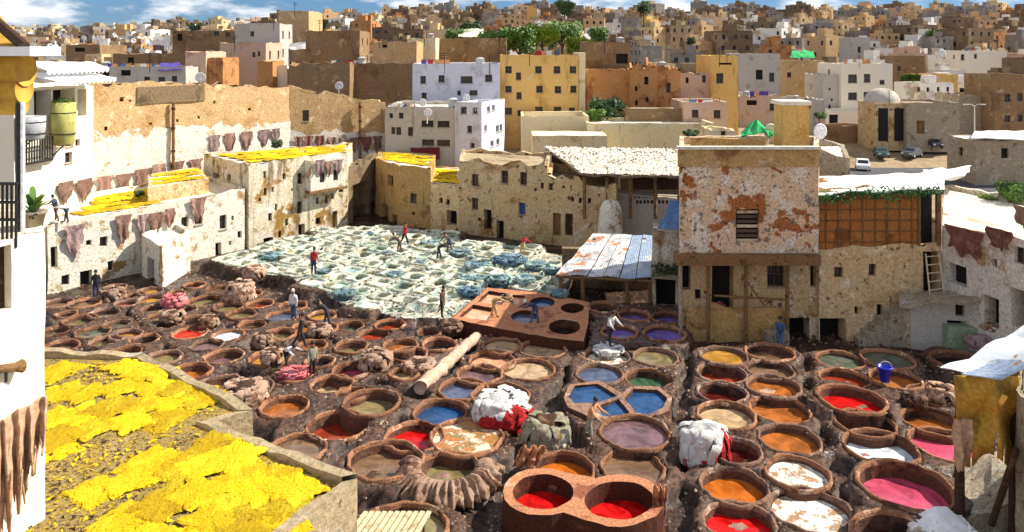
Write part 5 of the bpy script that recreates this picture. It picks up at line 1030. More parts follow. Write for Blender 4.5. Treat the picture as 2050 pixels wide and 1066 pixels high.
while y < 690:
    step = 8.5+y*.022; x = -.74*y+rs.uniform(0, 5)
    while x < .74*y:
        xx, yy = x+rs.uniform(-1.5, 1.5), y+rs.uniform(-3, 3)
        r = xx/yy; ok = not (r > .36 and yy < 140) and not (-.12 < r < .16 and 150 < yy < 215)
        if ok and all((xx-a)**2+(yy-b)**2 > (c+4.5)**2 for a, b, c in taken): spots.append((xx, yy))
        x += rs.uniform(7.5, 12)*(1+yy/900)
    y += step
rs.shuffle(spots); HILL = []; HL = {}; DL = {}
def place(i, x, y, sx):
    left = x/y < -.2; wts = [4.5, 7, 3.4, 2.4, .9, .4, 2, .8] if not left else [4, 5, 6, 1.5, .5, .2, 1., .5]
    c = rs.choices(range(len(FARC)), wts)[0]; v = rs.randrange(5); return c, v, rs.uniform(-.35, .7), rs.uniform(.8, 1.25)*sx
near = sorted(spots, key=lambda p: p[1])
for i, (x, y) in enumerate(near[:300]):
    c, v, rz, s = place(i, x, y, 1.); z = T(x, y); r = x/y
    band = 'low' if y < 230 else 'halfway up' if y < 330 else 'high'
    zone = 'far left' if r < -.4 else 'left' if r < -.15 else 'middle' if r < .15 else 'right' if r < .42 else 'far right'
    o = link('hill_house', FM[(c, v)], None, loc=(x, y, z), rot=(0, 0, rz), scale=(s, s, s*rs.uniform(.85, 1.2)))
    tag(o, None, 'house', 'flat roofed houses of the hillside town'); HILL.append((x, y, z+FM[(c, v)].vertices[0].co.z, c, v, s)); HL.setdefault('small %s house %s on the %s hillside' % (FARC[c][1], band, zone), []).append((r, o))
def rank(D):
    for base, lst in D.items():
        lst.sort(key=lambda q: q[0])
        for k, (_, o) in enumerate(lst): o['label'] = base+(', %s from left' % ORD[min(k+1, 49)] if len(lst) > 1 else '')
rank(HL)
rest = near[300:]; bm = MB(); pool = [FM[(c, v)] for c in range(len(FARC)) for v in range(2)]
mats = [FARC[c][0] for c in range(len(FARC))]+['roof_dirt', 'window_dark']
cache = {}
for c in range(len(FARC)):
    for v in range(5):
        me = FM[(c, v)]; cache[(c, v)] = ([tuple(q.co) for q in me.vertices], [tuple(p.vertices) for p in me.polygons], [(c, 8, 9)[p.material_index] for p in me.polygons])
for i, (x, y) in enumerate(rest):
    c, v, rz, s = place(i, x, y, 1.25); z = T(x, y); V, Fc, Mi = cache[(c, v)]; ca, sa = math.cos(rz), math.sin(rz); b = len(bm.v)
    bm.v += [(x+s*(p[0]*ca-p[1]*sa), y+s*(p[0]*sa+p[1]*ca), z+s*p[2]) for p in V]; bm.f += [tuple(k+b for k in f) for f in Fc]; bm.m += Mi
if rest: tag(bm.obj('distant_town', mats), 'dense mass of tiny houses along the ridge of the far hill', 'town', kind='stuff')
# minaret on the skyline
mp_ = W(1936, 8, 560); mz = T(mp_.x, 560); e = empty('minaret', (mp_.x, mp_.y, mz), 'square pale minaret rising above the skyline at the right', 'minaret'); mb = MB(); mb.box((mp_.x, mp_.y, (mz+mp_.z)/2), (2.6, 2.6, (mp_.z-mz)/2+1)); mb.obj('shaft', 'plaster_grey', e)
mb = MB(); mb.box((mp_.x, mp_.y, mp_.z+3), (1.3, 1.3, 2.2)); mb.obj('lantern', 'plaster_grey', e); mb = MB(); mb.box((mp_.x, mp_.y, mp_.z+.9), (3, 3, .3)); mb.obj('gallery', 'plaster_grey', e)
# satellite dishes and water tanks on the roofs
mb = MB(); mb.lathe([(.02, 0), (.3, .05), (.5, .14), (.5, .17), (.3, .08), (.02, .03)], (0, 0, 0), 12)
vv = [Vector(p) for p in mb.v]; mb.v = [(p.x, -.3-p.z*1.0, .9+p.y) for p in vv]; mb.tube([(0, 0, -.4), (0, -.25, .85)], .05, 5); mb.tube([(0, -.3, .5), (0, -.75, .9)], .025, 4); DISH = mb.mesh('satellite_dish', 'dish', True)
rs = random.Random(5); k = 0
def roof_hit(x, y, s):
    return s
hh = {i: max(q.co.z for q in m.vertices) for i, m in FM.items()}
for (x, y, z, c, v, s) in sorted(HILL, key=lambda h: h[0]/h[1]+h[1]/900):
    if k >= 190: break
    n = rs.choice([1, 2, 3]) if x/y < -.15 else rs.choice([0, 0, 1])
    for _ in range(n):
        tz = T(x, y); top = FM[(c, v)]; zz = tz+s*(max(q.co.z for q in top.vertices if abs(q.co.x) > 1.9 or abs(q.co.y) > 2.2)-.6)
        sc = rs.uniform(.8, 1.3)*(1+y/700); o = link('satellite_dish', DISH, None, loc=(x+rs.uniform(-1.6, 1.6), y-rs.uniform(.5, 2.2), zz+.35*sc), rot=(0, 0, rs.uniform(-.9, 1.2)), scale=(sc, sc, sc)); k += 1
        tag(o, None, 'satellite dish', 'satellite dishes on the town roofs'); r = x/y; DL.setdefault('dish on a %s roof, %s the %s hillside' % (FARC[c][1], 'low on' if y < 230 else 'halfway up' if y < 330 else 'high on', 'far left' if r < -.4 else 'left' if r < -.15 else 'middle' if r < .15 else 'right' if r < .42 else 'far right'), []).append((r, o))
rank(DL)
for px, py, Y, sc, lab in ((855, 225, 78, .9, 'white satellite dish on the grey apartment house roof'), (932, 196, 79, .8, 'white satellite dish on the white corner house'), (845, 205, 79, .8, 'second white satellite dish above the grey apartment house'), (678, 172, 98, 1.1, 'white dish leaning on the roof below the plain ochre house'), (402, 155, 98, 1.3, 'large white dish on the roof left of the rust coloured hut'), (1534, 262, 47, 1.0, 'round dish beside the green tarpaulin on the tower roof'), (1632, 262, 47, 1.0, 'round dish right of the chimney stack'), (922, 350, 66, .9, 'white dish at the edge of the lower yellow roof'), (1880, 108, 190, 2.2, 'white dish on the brown house of the right slope')):
    p = W(px, py, Y); tag(link('satellite_dish', DISH, None, loc=(p.x, p.y, p.z-.9*sc), rot=(0, 0, .3), scale=(sc,)*3), lab, 'satellite dish')
# ------------------------------------------------------------------ trees
def crown_mesh(name, r, h, n, mat, seed, leaf=.32):
    rs = random.Random(seed); mb = MB(); blobs = []
    for i in range(14): t = rs.random()*6.3; q = r*rs.uniform(.15, .8); blobs.append((q*math.cos(t), q*math.sin(t), h*rs.uniform(.1, .9), r*rs.uniform(.28, .5)))
    for i in range(n):
        bx, by, bz, br = rs.choice(blobs); u = Vector((rs.gauss(0, 1), rs.gauss(0, 1), rs.gauss(0, 1))).normalized()*br*rs.random()**.35; c = Vector((bx, by, bz))+u; s = leaf*rs.uniform(.5, 1.2)
        a = Vector((rs.uniform(-1, 1), rs.uniform(-1, 1), rs.uniform(-1, 1))).normalized()*s; b = a.orthogonal().normalized()*s*.6; mb.add([c-a, c+b, c+a, c-b], [(0, 1, 2, 3)])
    return mb.mesh(name, mat)
CR = [crown_mesh('crown', 1., 1.3, 3200, m, i, .095) for i, m in enumerate(['leaf', 'leaf_dark', 'leaf_lime', 'leaf'])]
def tree(px, py, Y, wpx, var, lab, name='tree', hk=1.):
    p = W(px, py, Y); R = wpx/2/F*Y; H = R*1.3*hk; zb = p.z-H*.55; g = T(p.x, Y) if Y > 72 else 0; g = min(g, zb-.4)
    e = empty(name, (p.x, p.y, g), lab, 'tree' if name == 'tree' else 'bush', 'trees of the town' if name == 'tree' else None)
    mb = MB(); mb.tube([(0, 0, -.3), (.05*R, 0, (zb-g)*.6), (0, .05*R, zb-g+H*.5)], [R*.12, R*.09, R*.04], 7); mb.obj('trunk', 'bark', e, local=True)
    for i in range(4): t = i*1.6; mb = MB(); mb.tube([(0, 0, zb-g), (R*.5*math.cos(t), R*.5*math.sin(t), zb-g+H*.5)], [R*.05, R*.02], 5); mb.obj('limb', 'bark', e, local=True)
    link('crown', CR[var], e, loc=(0, 0, zb-g), local=True, rot=(0, 0, px), scale=(R, R, R*hk))
for a in ((925, 70, 165, 80, 0, 'mid green tree at the left end of the tree clump'), (985, 78, 160, 90, 0, 'broad green tree behind the brown shed row'), (1040, 72, 165, 100, 0, 'broad tree in the middle of the clump above the yellow house'), (1085, 60, 172, 90, 2, 'yellowish green tree in the clump above the yellow house'), (1125, 58, 178, 90, 0, 'large green tree right of the yellowish tree'), (1160, 80, 168, 70, 2, 'light green tree at the foot of the clump'), (1202, 62, 190, 60, 0, 'green tree at the right end of the clump'), (1130, 14, 360, 50, 1, 'dark evergreen on the skyline in the middle'), (1288, 12, 380, 40, 1, 'dark round tree on the skyline right of the middle'), (1875, 62, 330, 46, 0, 'round green tree standing among houses on the right slope'), (945, 50, 200, 60, 1, 'dark green tree behind the pale roof sheet'), (1385, 72, 240, 26, 1, 'dark cypress like tree beside the yellow wall'), (640, 40, 420, 40, 1, 'small dark tree on the left skyline'), (270, 66, 400, 40, 1, 'dark tree on the far left skyline'), (395, 50, 420, 44, 1, 'wide dark tree on the left ridge')): tree(a[0], a[1]+(10 if a[1] > 20 else 2), a[2], a[3]*.8, *a[4:])
for a in ((627, 152, 103, 44, 2, 'light green bush before the ochre house wall'), (1212, 220, 92, 84, 1, 'dark green bush in front of the brown ruin'), (1196, 232, 90, 50, 0, 'leafy green bush beside the yellow house foot'), (1384, 270, 72, 34, 1, 'dark bush at the end of the cream wall'), (2022, 385, 48, 70, 0, 'bright leafy bush on the roof at the right edge'), (1975, 400, 49, 40, 2, 'small light bush on the roof right of the reed house'), (1640, 232, 128, 26, 0, 'green bush right of the chimney stack'), (1660, 372, 190, 30, 1, 'x'), (556, 288, 73, 26, 1, 'dark round shrub on the edge of the white house roof'), (278, 388, 57, 22, 1, 'small dark shrub between the two yellow roofs'), (1820, 158, 170, 36, 0, 'green bush beside the bright yellow house')):
    if a[-1] != 'x': tree(*a, name='bush', hk=.8)
# ------------------------------------------------------------------ hides
def hide_outline(rs, n=40):
    """spread skin: neck, four legs, tail"""
    out = []
    for i in range(n):
        t = 2*math.pi*i/n; r = .48+.2*max(0, math.cos(4*(t-.785)))**2+.05*max(0, math.cos(2*t))+rs.uniform(-.06, .06); out.append((r*math.cos(t)*.9, r*math.sin(t)*1.15))
    return out
def flat_hide(seed, mat):
    rs = random.Random(seed); o = hide_outline(rs, 44); mb = MB(); v = []; rings = (1., .93, .7, .4); n = len(o)
    for k, q in enumerate(rings):
        for x, y in o: j = 1+rs.uniform(-.03, .03); v.append((x*q*j, y*q*j, [-.01, .02, .03, .035][k]+.03*mn.noise((x*q*5+seed, y*q*5, 1))+.012*rs.random()))
    f = [(k*n+i, k*n+(i+1) % n, (k+1)*n+(i+1) % n, (k+1)*n+i) for k in range(3) for i in range(n)]; v.append((0, 0, .04)); f += [(3*n+i, 3*n+(i+1) % n, 4*n) for i in range(n)]; mb.add(v, f)
    for i in range(90):          # wool tufts standing off the skin
        x, y = rs.choice(o); q = rs.random()**.5*1.05; c = Vector((x*q, y*q, .03)); s = rs.uniform(.015, .04)
        mb.add([c+Vector((rs.uniform(-s, s), rs.uniform(-s, s), rs.uniform(0, s))) for _ in range(3)], [(0, 1, 2)])
    return mb.mesh('yellow_hide', mat)
YH = [flat_hide(i, 'hide_yellow') for i in range(6)]
def lay(pts, z, size, label, group, rs, zrot=0.):
    for k, (x, y) in enumerate(pts):
        s = size*rs.uniform(.88, 1.15); o = link('yellow_hide', rs.choice(YH), None, loc=(x, y, z+.03*rs.random()+.02*(k % 3)), rot=(rs.uniform(-.02, .02), rs.uniform(-.02, .02), zrot+rs.choice([0, 1.57, 3.14])+rs.uniform(-.3, .3)), scale=(s, s, 1.))
        tag(o, label(k), 'hide', group)
rs = random.Random(2)
# near roof: photo centres of the hides, row by row from the back
NR = [[(115, 745), (250, 738), (300, 752)], [(115, 790), (172, 790), (240, 780), (310, 778), (365, 786)], [(110, 838), (165, 832), (220, 820), (290, 812), (350, 808), (405, 802)], [(112, 880), (185, 862), (262, 848), (330, 838)], [(108, 905), (425, 895), (470, 920)], [(300, 928), (365, 940), (415, 935), (480, 950), (545, 962)], [(190, 985), (262, 965), (390, 992), (450, 1000), (520, 985), (590, 985)], [(245, 1045), (330, 1010), (420, 1050), (500, 1035), (575, 1020)], [(300, 1085), (380, 1090), (470, 1080), (550, 1062)]]
for ri, row in enumerate(NR):
    nr = ORD[len(NR)-ri]
    pts = [G(a, b, 8.0).xy for a, b in row]
    lay(pts, 8.0, .87, lambda k, nr=nr, m=len(row): 'yellow hide on the near roof, %s from the left in row %s from the front' % (ORD[k+1] if m > 1 else 'alone', nr), 'yellow hides drying on the near roof', rs, -.55)
def rowgrid(corners, z, nx, ny, size, where):
    A, B, C, D = [Vector(c) for c in corners]; k = 0
    for j in range(ny):
        pts = []
        for i in range(nx):
            a, b = (i+.5)/nx, (j+.5)/ny; p = (A*(1-a)+B*a)*(1-b)+(D*(1-a)+C*a)*b; pts.append((p.x+rs.uniform(-.15, .15), p.y+rs.uniform(-.15, .15)))
        lay(pts, z, size, lambda k, j=j: 'yellow hide on the %s, %s from left, %s row from front' % (where, ORD[k+1], ORD[j+1]), 'yellow hides drying on the '+where+' roof', rs, .8)
rowgrid(P((150, 51.5), (318, 55.6), (300, 62), (205, 58.6)), 4.52, 6, 4, 1.25, 'left terrace house')
rowgrid(P((302, 57), (412, 60.6), (392, 65.8), (310, 62.6)), 5.6, 4, 3, 1.25, 'raised terrace room')
rowgrid(P((506, 61.5), (688, 68.2), (694, 73), (425, 66.5)), 6.7, 8, 4, 1.3, 'tall stained house')
rowgrid(P((764, 73), (856, 68.2), (862, 75), (768, 78.5)), 5.34, 5, 3, 1.35, 'dark corner house')
rowgrid(P((866, 67.8), (916, 66.4), (924, 73.5), (872, 75)), 4.1, 3, 4, 1.3, 'low doorway house')
# loose yellow wool between the hides
mb = MB()
for i in range(11000):
    y = random.uniform(10.5, 19.3); x = random.uniform(-13, -3)
    if not inpoly(x, y, inset(YP, .45)): continue
    s = random.uniform(.012, .045); c = Vector((x, y, 8.0+s*.5)); mb.add([c+Vector((random.uniform(-s, s)*2, random.uniform(-s, s)*2, random.uniform(-.4*s, s))) for _ in range(3)], [(0, 1, 2)], 0 if random.random() < .6 else 1)
tag(mb.obj('wool_litter', ['hide_yellow', 'wood_dark']), 'loose yellow wool and straw scattered over the near roof', 'litter', kind='stuff')
# hanging hides
def hang_mesh(seed, mat):
    rs = random.Random(seed); nu, nv = 16, 16; top = []; mb = MB(); v = []; ph = rs.random()*6
    for j in range(nv+1):
        for i in range(nu+1):
            a, b = i/nu, j/nv; wd = 1-.32*b+.13*math.sin(b*7+ph)+.12*mn.noise((b*4, seed, 3)); L_ = .72+.25*math.sin(math.pi*a)+.14*math.cos(a*4*math.pi+ph)+.3*mn.noise((a*5, seed, 1))
            v.append(((a-.5)*wd, -.03-.05*math.sin(a*10+ph)*(.4+b)-.04*mn.noise((a*4, b*4, seed)), -b*L_*1.25))
    w_ = nu+1; f = [(j*w_+i, (j+1)*w_+i, (j+1)*w_+i+1, j*w_+i+1) for j in range(nv) for i in range(nu)]
    n = len(v); v += [(x, y+.025, z) for x, y, z in v]; f += [tuple(q+n for q in reversed(t)) for t in f]; mb.add(v, f); return mb.mesh('hanging_hide', mat, True)
HG = {m: [hang_mesh(i+k*9, m) for i in range(8)] for k, m in enumerate(['hide_brown', 'hide_mauve', 'hide_red', 'hide_teal'])}
def hang(A, B, txt, mats, lab, grp, d=.2):
    a, b = off(A, B, d); u = (Vector(b)-Vector(a)).normalized(); rz = math.atan2(u.y, u.x); rows = [[float(z) for z in r.split()] for r in txt.split('|')]
    for k, (px, py, w_, h_) in enumerate(rows):
        s, z = onwall(a, b, px, py-h_/2); s0, _ = onwall(a, b, px-w_/2, py); s1, _ = onwall(a, b, px+w_/2, py); _, zb = onwall(a, b, px, py+h_/2); p = Vector(a)+u*s; mt = rs.choice(mats)
        o = link('hanging_hide', rs.choice(HG[mt]), None, loc=(p.x, p.y, z), rot=(0, 0, rz), scale=(abs(s1-s0), 1.2, (z-zb)/1.25)); tag(o, lab % ORD[k+1], 'hide', grp)
BM = ['hide_brown', 'hide_mauve']
hang(H0, H1, '132 386 32 44|170 381 32 44', BM, 'brown hide pinned low on the white house wall, %s from the left', 'hides on the white house wall')
hang(WA, WB, '211 376 32 46|248 369 30 40|285 359 30 40|318 349 30 40|354 343 30 38|392 338 26 38', BM, 'brown hide low on the long ochre wall, %s from the left in the lower row', 'hides in the lower row on the long wall')
hang(WA, WB, '430 291 24 40|460 286 24 38|494 283 24 38|529 277 22 34|552 274 18 32', BM, 'brown hide high on the long ochre wall, %s from the left in the upper row', 'hides in the upper row on the long wall')
hang(WB, WC, '598 287 18 26|618 286 18 26|640 286 20 28|664 289 20 28|688 291 20 30|710 290 18 28|734 289 20 30|756 287 18 28', ['hide_brown', 'hide_red'], 'reddish hide on the orange brick wall, %s from the left', 'hides on the orange brick wall')
hang(T0, T1, '150 482 42 62|247 458 30 54|285 452 22 44|313 447 34 42|340 438 22 40', BM, 'mauve brown hide over the front of the low terrace house, %s from the left', 'hides on the terrace house front')
hang(T0, T1, '397 418 32 44', BM, 'single brown hide between two windows of the terrace house by the court corner, %s', None)
a, b = off(L0, L1, .9); hang(a, b, '641 335 18 30|658 338 16 30|678 334 18 28', BM, 'mauve hide on the jutting bay of the tall stained house, %s from the left', 'hides on the bay')
hang(Q0, Q1, '1930 486 72 56|2000 480 56 42', ['hide_red'], 'wine red hide over the edge of the speckled house, %s from the left', 'hides on the speckled house', .25)
hang(Q0, Q1, '2047 436 32 44', ['hide_brown'], 'dark red hide highest at the right edge, %s of its kind', None, .3)
p = W(1926, 838, 23.4); tag(link('hanging_hide', hang_mesh(77, 'hide_tan'), None, loc=tuple(p), rot=(0, 0, .1), scale=(.62, 2., 1.25)), 'narrow pale tan skin hanging at the left edge of the golden hide', 'hide')
# ------------------------------------------------------------------ heaps of skins and wool
def heap(name, px, py, wpx, hpx, mat, lab, z=None, folds=14, mat2=None, cat='heap', seed=None, group=None):
    """py is the foot of the heap"""
    z = .55 if z is None else z; p = G(px, py, z); R = wpx/2/F*p.y*(.85 if name == 'skin_heap' else 1); H = hpx/F*p.y*(.85 if name == 'wool_heap' else .62)*(.9 if z > .6 else 1); sd = seed or random.random()*60; n, m = 64, 18; v = []; mi = []
    for j in range(m+1):
        b = j/m*math.pi/2
        for i in range(n):
            t = 2*math.pi*i/n; fx = .10*math.sin(folds*t+3*mn.noise((math.cos(t)*2+sd, math.sin(t)*2, j*.12)))*math.cos(b)**.5; q = 1+fx+.22*mn.noise((math.cos(t)*1.6+sd, math.sin(t)*1.6, b*2))+.12*mn.noise((math.cos(t)*5+sd, math.sin(t)*5, b*5))
            r = R*math.cos(b)**.5*q*(.9 if name == 'skin_heap' else 1); v.append((r*math.cos(t), r*math.sin(t)*.9, -.25+(H+.25)*math.sin(b)*(1+.3*mn.noise((r*math.cos(t)*1.5, r*math.sin(t)*1.5, sd)))))
    f = [(j*n+i, j*n+(i+1) % n, (j+1)*n+(i+1) % n, (j+1)*n+i) for j in range(m) for i in range(n)]
    mb = MB(); mb.add(v, f)
    if name in ('skin_heap', 'wool_heap'):      # single skins thrown over the heap
        for k in range(70):
            t0 = random.random()*6.3; b0 = random.uniform(.35, 1.45); wd = R*random.uniform(.12, .28); L_ = random.uniform(.5, 1.1); tw = random.uniform(-.5, .5); lift = R*random.uniform(.06, .24); v = []
            for i in range(7):
                u_ = i/6; b = b0-L_*u_; t = t0+tw*u_; rr = R*math.cos(max(0, b))**.5*1.03+(lift*math.sin(u_*3.1)); zz = H*math.sin(max(-.12, b))+lift*math.sin(u_*3.1)*.7
                c = Vector((rr*math.cos(t), rr*math.sin(t)*.9, zz)); sd_ = Vector((-math.sin(t), math.cos(t), 0)); w2 = wd*(.5+.6*math.sin(math.pi*min(1, u_*.8+.15))); out = Vector((math.cos(t), math.sin(t), .5))*wd*.45
                v += [c-sd_*w2, c+out, c+sd_*w2]
            mb.add(v, [(3*i+j, 3*i+j+1, 3*i+j+4, 3*i+j+3) for i in range(6) for j in range(2)])
    for k in range(120):
        t = random.random()*6.3; b = random.uniform(.1, 1.3); q = 1.02+.2*mn.noise((math.cos(t)*1.6+sd, math.sin(t)*1.6, b*2)); c = Vector((R*math.cos(b)**.75*q*math.cos(t), R*math.cos(b)**.75*q*math.sin(t)*.9, H*math.sin(b))); s = R*random.uniform(.08, .2)
        d = Vector((random.uniform(-1, 1), random.uniform(-1, 1), random.uniform(-.8, .3))).normalized()*s; e_ = d.orthogonal().normalized()*s*.35; mb.add([c-d, c+e_, c+d, c-e_], [(0, 1, 2, 3)])
    mat2 = mat2 or {'hide_teal': 'hide_blue', 'hide_pale': 'hide_dark', 'hide_pink': 'hide_pink', 'hide_brown': 'hide_dark', 'wool_grey': 'hide_dark'}.get(mat)
    o = mb.obj(name, [mat, mat2 or mat], None, True); o.location = (p.x, p.y, z)
    if mat2:
        for pl in o.data.polygons:
            c = pl.center
            if name == 'skin_heap':
                if pl.index < n*m: pl.material_index = 1  # mound coloured darker than its skins: dark gaps painted in, not only shaded
            elif c.z < H*(.5+.75*mn.noise((c.x*1.3, c.y*1.3, sd))+.35*mn.noise((c.x*4, c.y*4, sd))): pl.material_index = 1
    tag(o, lab, cat, group); return o
heap('wool_heap', 1408, 915, 88, 74, 'wool_white', 'white wool heap stained red at its foot beside the dark red vat', .4, 18, 'wool_red', seed=4.7)
heap('wool_heap', 1005, 838, 96, 54, 'wool_white', 'heap of white and red wool on the rim of a dark vat', .5, 14, 'wool_red', seed=11.3)
heap('cloth_bundle', 1892, 1075, 118, 62, 'sheet_white', 'crumpled pale bundle at the lower right edge', .5, 7, 'roof_pale', 'bundle')
heap('skin_heap', 1095, 890, 96, 84, 'wool_grey', 'grey heap of skins beside the bent orange clad worker', .3, 16)
heap('skin_heap', 480, 600, 60, 58, 'hide_pale', 'pale heap of skins on the dark bank below the lime terrace', .5, 12, 'hide_dark')
heap('skin_heap', 510, 552, 44, 34, 'hide_pale', 'small pinkish heap of skins at the corner of the lime terrace', .9, 10)
heap('skin_heap', 350, 610, 50, 28, 'hide_pink', 'pink heap of skins between the small vats at the left', .6, 9)
heap('skin_heap', 418, 652, 40, 30, 'hide_pale', 'round pale heap of skins above the red vat', .6, 12)
heap('skin_heap', 225, 600, 50, 36, 'hide_pale', 'mottled heap of skins by the doorway of the terrace house', .4, 12, 'hide_mauve')
heap('skin_heap', 525, 690, 44, 36, 'hide_pale', 'pinkish heap of skins beside the blue trousered worker', .6, 12)
heap('skin_heap', 546, 722, 48, 40, 'hide_pale', 'white legged skins hanging over an ochre vat', .7, 16)
heap('skin_heap', 752, 735, 64, 50, 'hide_pale', 'tangled heap of pale skins in the middle of the vats', .5, 18, 'hide_dark')
heap('skin_heap', 490, 800, 92, 50, 'hide_pale', 'low heap of wet skins behind the yellow roof', .4, 20, 'hide_dark')
heap('skin_heap', 840, 745, 70, 34, 'hide_pale', 'scattered skins at the foot of the log', .2, 16, 'hide_dark')
heap('skin_heap', 590, 752, 60, 18, 'hide_pink', 'pink skins piled in a low vat', .55, 10)
heap('skin_heap', 1890, 800, 66, 42, 'hide_pale', 'brown heap of skins left of the golden hide', .5, 14, 'hide_dark')
heap('skin_heap', 1830, 812, 50, 40, 'hide_dark', 'dark heap of skins behind the orange vat', .5, 14)
heap('skin_heap', 2000, 660, 66, 22, 'hide_pale', 'pale skins lying in the stone basin at the right', 1.5, 12)
heap('skin_heap', 1960, 690, 52, 28, 'hide_mauve', 'mauve heap of skins above the tin canopy', .9, 10)
heap('skin_heap', 1218, 705, 60, 14, 'wool_white', 'white skins floating in the vat behind the blue basins', .45, 14)
heap('skin_heap', 345, 640, 46, 26, 'hide_pale', 'skins draped on the rim of a small vat left of the red vat', .65, 12)
heap('skin_heap', 640, 668, 46, 26, 'hide_pale', 'brownish skins piled behind the standing workers', .6, 12)
heap('skin_heap', 905, 660, 46, 26, 'hide_brown', 'reddish brown skins at the head of the log', .5, 12)
heap('skin_heap', 1440, 632, 30, 46, 'hide_pink', 'pinkish skin bundle leaning before the tower door', 1.1, 8)
for i, (x, y, w_, h_, m) in enumerate(((790, 555, 52, 36, 'hide_teal'), (690, 590, 62, 28, 'hide_teal'), (955, 535, 70, 34, 'hide_teal'), (1020, 525, 90, 34, 'hide_blue'), (1000, 565, 70, 44, 'hide_teal'), (1050, 562, 60, 36, 'hide_teal'), (940, 588, 60, 40, 'hide_blue'), (1075, 535, 66, 34, 'hide_teal'), (540, 515, 60, 24, 'hide_teal'), (735, 470, 34, 16, 'hide_blue'), (920, 510, 62, 22, 'hide_teal'), (865, 490, 60, 16, 'hide_teal'), (960, 560, 44, 24, 'hide_teal'), (780, 508, 40, 18, 'hide_teal'), (1105, 545, 48, 28, 'hide_teal'), (935, 560, 50, 22, 'hide_teal'), (1015, 600, 36, 30, 'hide_pale'), (1120, 592, 50, 36, 'hide_teal'), (650, 545, 40, 14, 'hide_teal'), (840, 525, 46, 14, 'hide_teal'))):
    p = onlime(x, y); heap('skin_heap', x, y, w_*.75, h_*.42, m, '%s heap of wet skins on the lime terrace, %s counting from the left' % ({'hide_teal': 'teal green', 'hide_blue': 'dark blue', 'hide_pale': 'pale'}[m], ORD[1+sorted([790, 690, 955, 1020, 1000, 1050, 940, 1075, 540, 735, 920, 865, 960, 780, 1105, 935, 1015, 1120, 650, 840]).index(x)]), p.z+.25, 12)
ms = MB()
for k in range(2600):
    px, py = random.uniform(400, 1130), random.uniform(465, 632); p = onlime(px, py)
    if not inpoly(p.x, p.y, LPOLY): continue
    z = ground(p.x, p.y)
    if z < 0.05: continue
    s = random.uniform(.05, .17); a = random.random()*6.3; c = Vector((p.x, p.y, z)); q = [c+Vector((s*math.cos(a+i*1.26)*random.uniform(.5, 1.2), s*math.sin(a+i*1.26)*random.uniform(.5, 1.2), random.uniform(-.02, .08))) for i in range(5)]
    ms.add(q+[c+Vector((0, 0, s*.6))], [(i, (i+1) % 5, 5) for i in range(5)], random.choice([0, 0, 1, 2, 3]))
tag(ms.obj('wet_scraps', ['hide_teal', 'hide_pale', 'hide_dark', 'mould_green']), 'wet scraps of skin scattered over the lime terrace', 'scraps', kind='stuff')
# skins draped like a skirt round one vat
def skirt():
    p = G(897, 938, .8); R = 66/F*p.y; mb = MB(); n, m = 220, 9; v = []
    for j in range(m+1):
        b = j/m
        for i in range(n+1):
            t = math.radians(-200+215*i/n); fold = .5+.5*math.sin(i*.62+7*mn.noise((i*.06, 3, 0))+1.2*mn.noise((i*.5, b, 2))); L_ = 1+.5*mn.noise((i*.11, 1, 1))+.3*mn.noise((i*.45, 1, 1)); r = R*(.82+.62*min(1, b*1.5))+(.22*fold+.3*mn.noise((i*.13, b*2, 4)))*min(1, b*2.5); z = p.z+.10+.16*math.sin(min(1, b*2.2)*math.pi)*fold-.85*L_*max(0, b-.35)
            v.append((p.x+r*math.cos(t), p.y+r*math.sin(t)*.95, z))
    w_ = n+1; mb.add(v, [(j*w_+i, (j+1)*w_+i, (j+1)*w_+i+1, j*w_+i+1) for j in range(m) for i in range(n)]); o = mb.obj('draped_skins', 'hide_pale', None, True); o.modifiers.new('t', 'SOLIDIFY').thickness = .02
    tag(o, 'ring of pleated pale skins draped over the rim of a front vat', 'hides')
skirt()
# a string of skins over the corner of the front tubs
for k, (pa, pb, z0, z1, lab) in enumerate((((1068, 905), (1050, 945), 1.2, .5, 'orange strips of skin hanging left of the bright orange vat'), ((1322, 985), (1318, 1066), 1.4, .1, 'orange strips of skin hanging down the right end of the twin tub'))):
    mb = MB(); p, q = G(*pa, z0), G(*pb, z1); nu, nv = 14, 14; v = []
    for j in range(nv+1):
        for i in range(nu+1): a, b = i/nu, j/nv; c = p.lerp(q, b); v.append((c.x+(a-.5)*.9*(1 if k == 0 else .5)+.1*mn.noise((a*6, b*3, k)), c.y+.12*math.sin(a*16)+.1*mn.noise((a*4, b*4, 1)), c.z+.2+.12*mn.noise((a*7, b*5, 9))))
    mb.add(v, [(j*15+i, j*15+i+1, (j+1)*15+i+1, (j+1)*15+i) for j in range(nv) for i in range(nu)]); o = mb.obj('skin_strips', 'clay_orange', None, True); o.modifiers.new('t', 'SOLIDIFY').thickness = .03; tag(o, lab, 'hide')
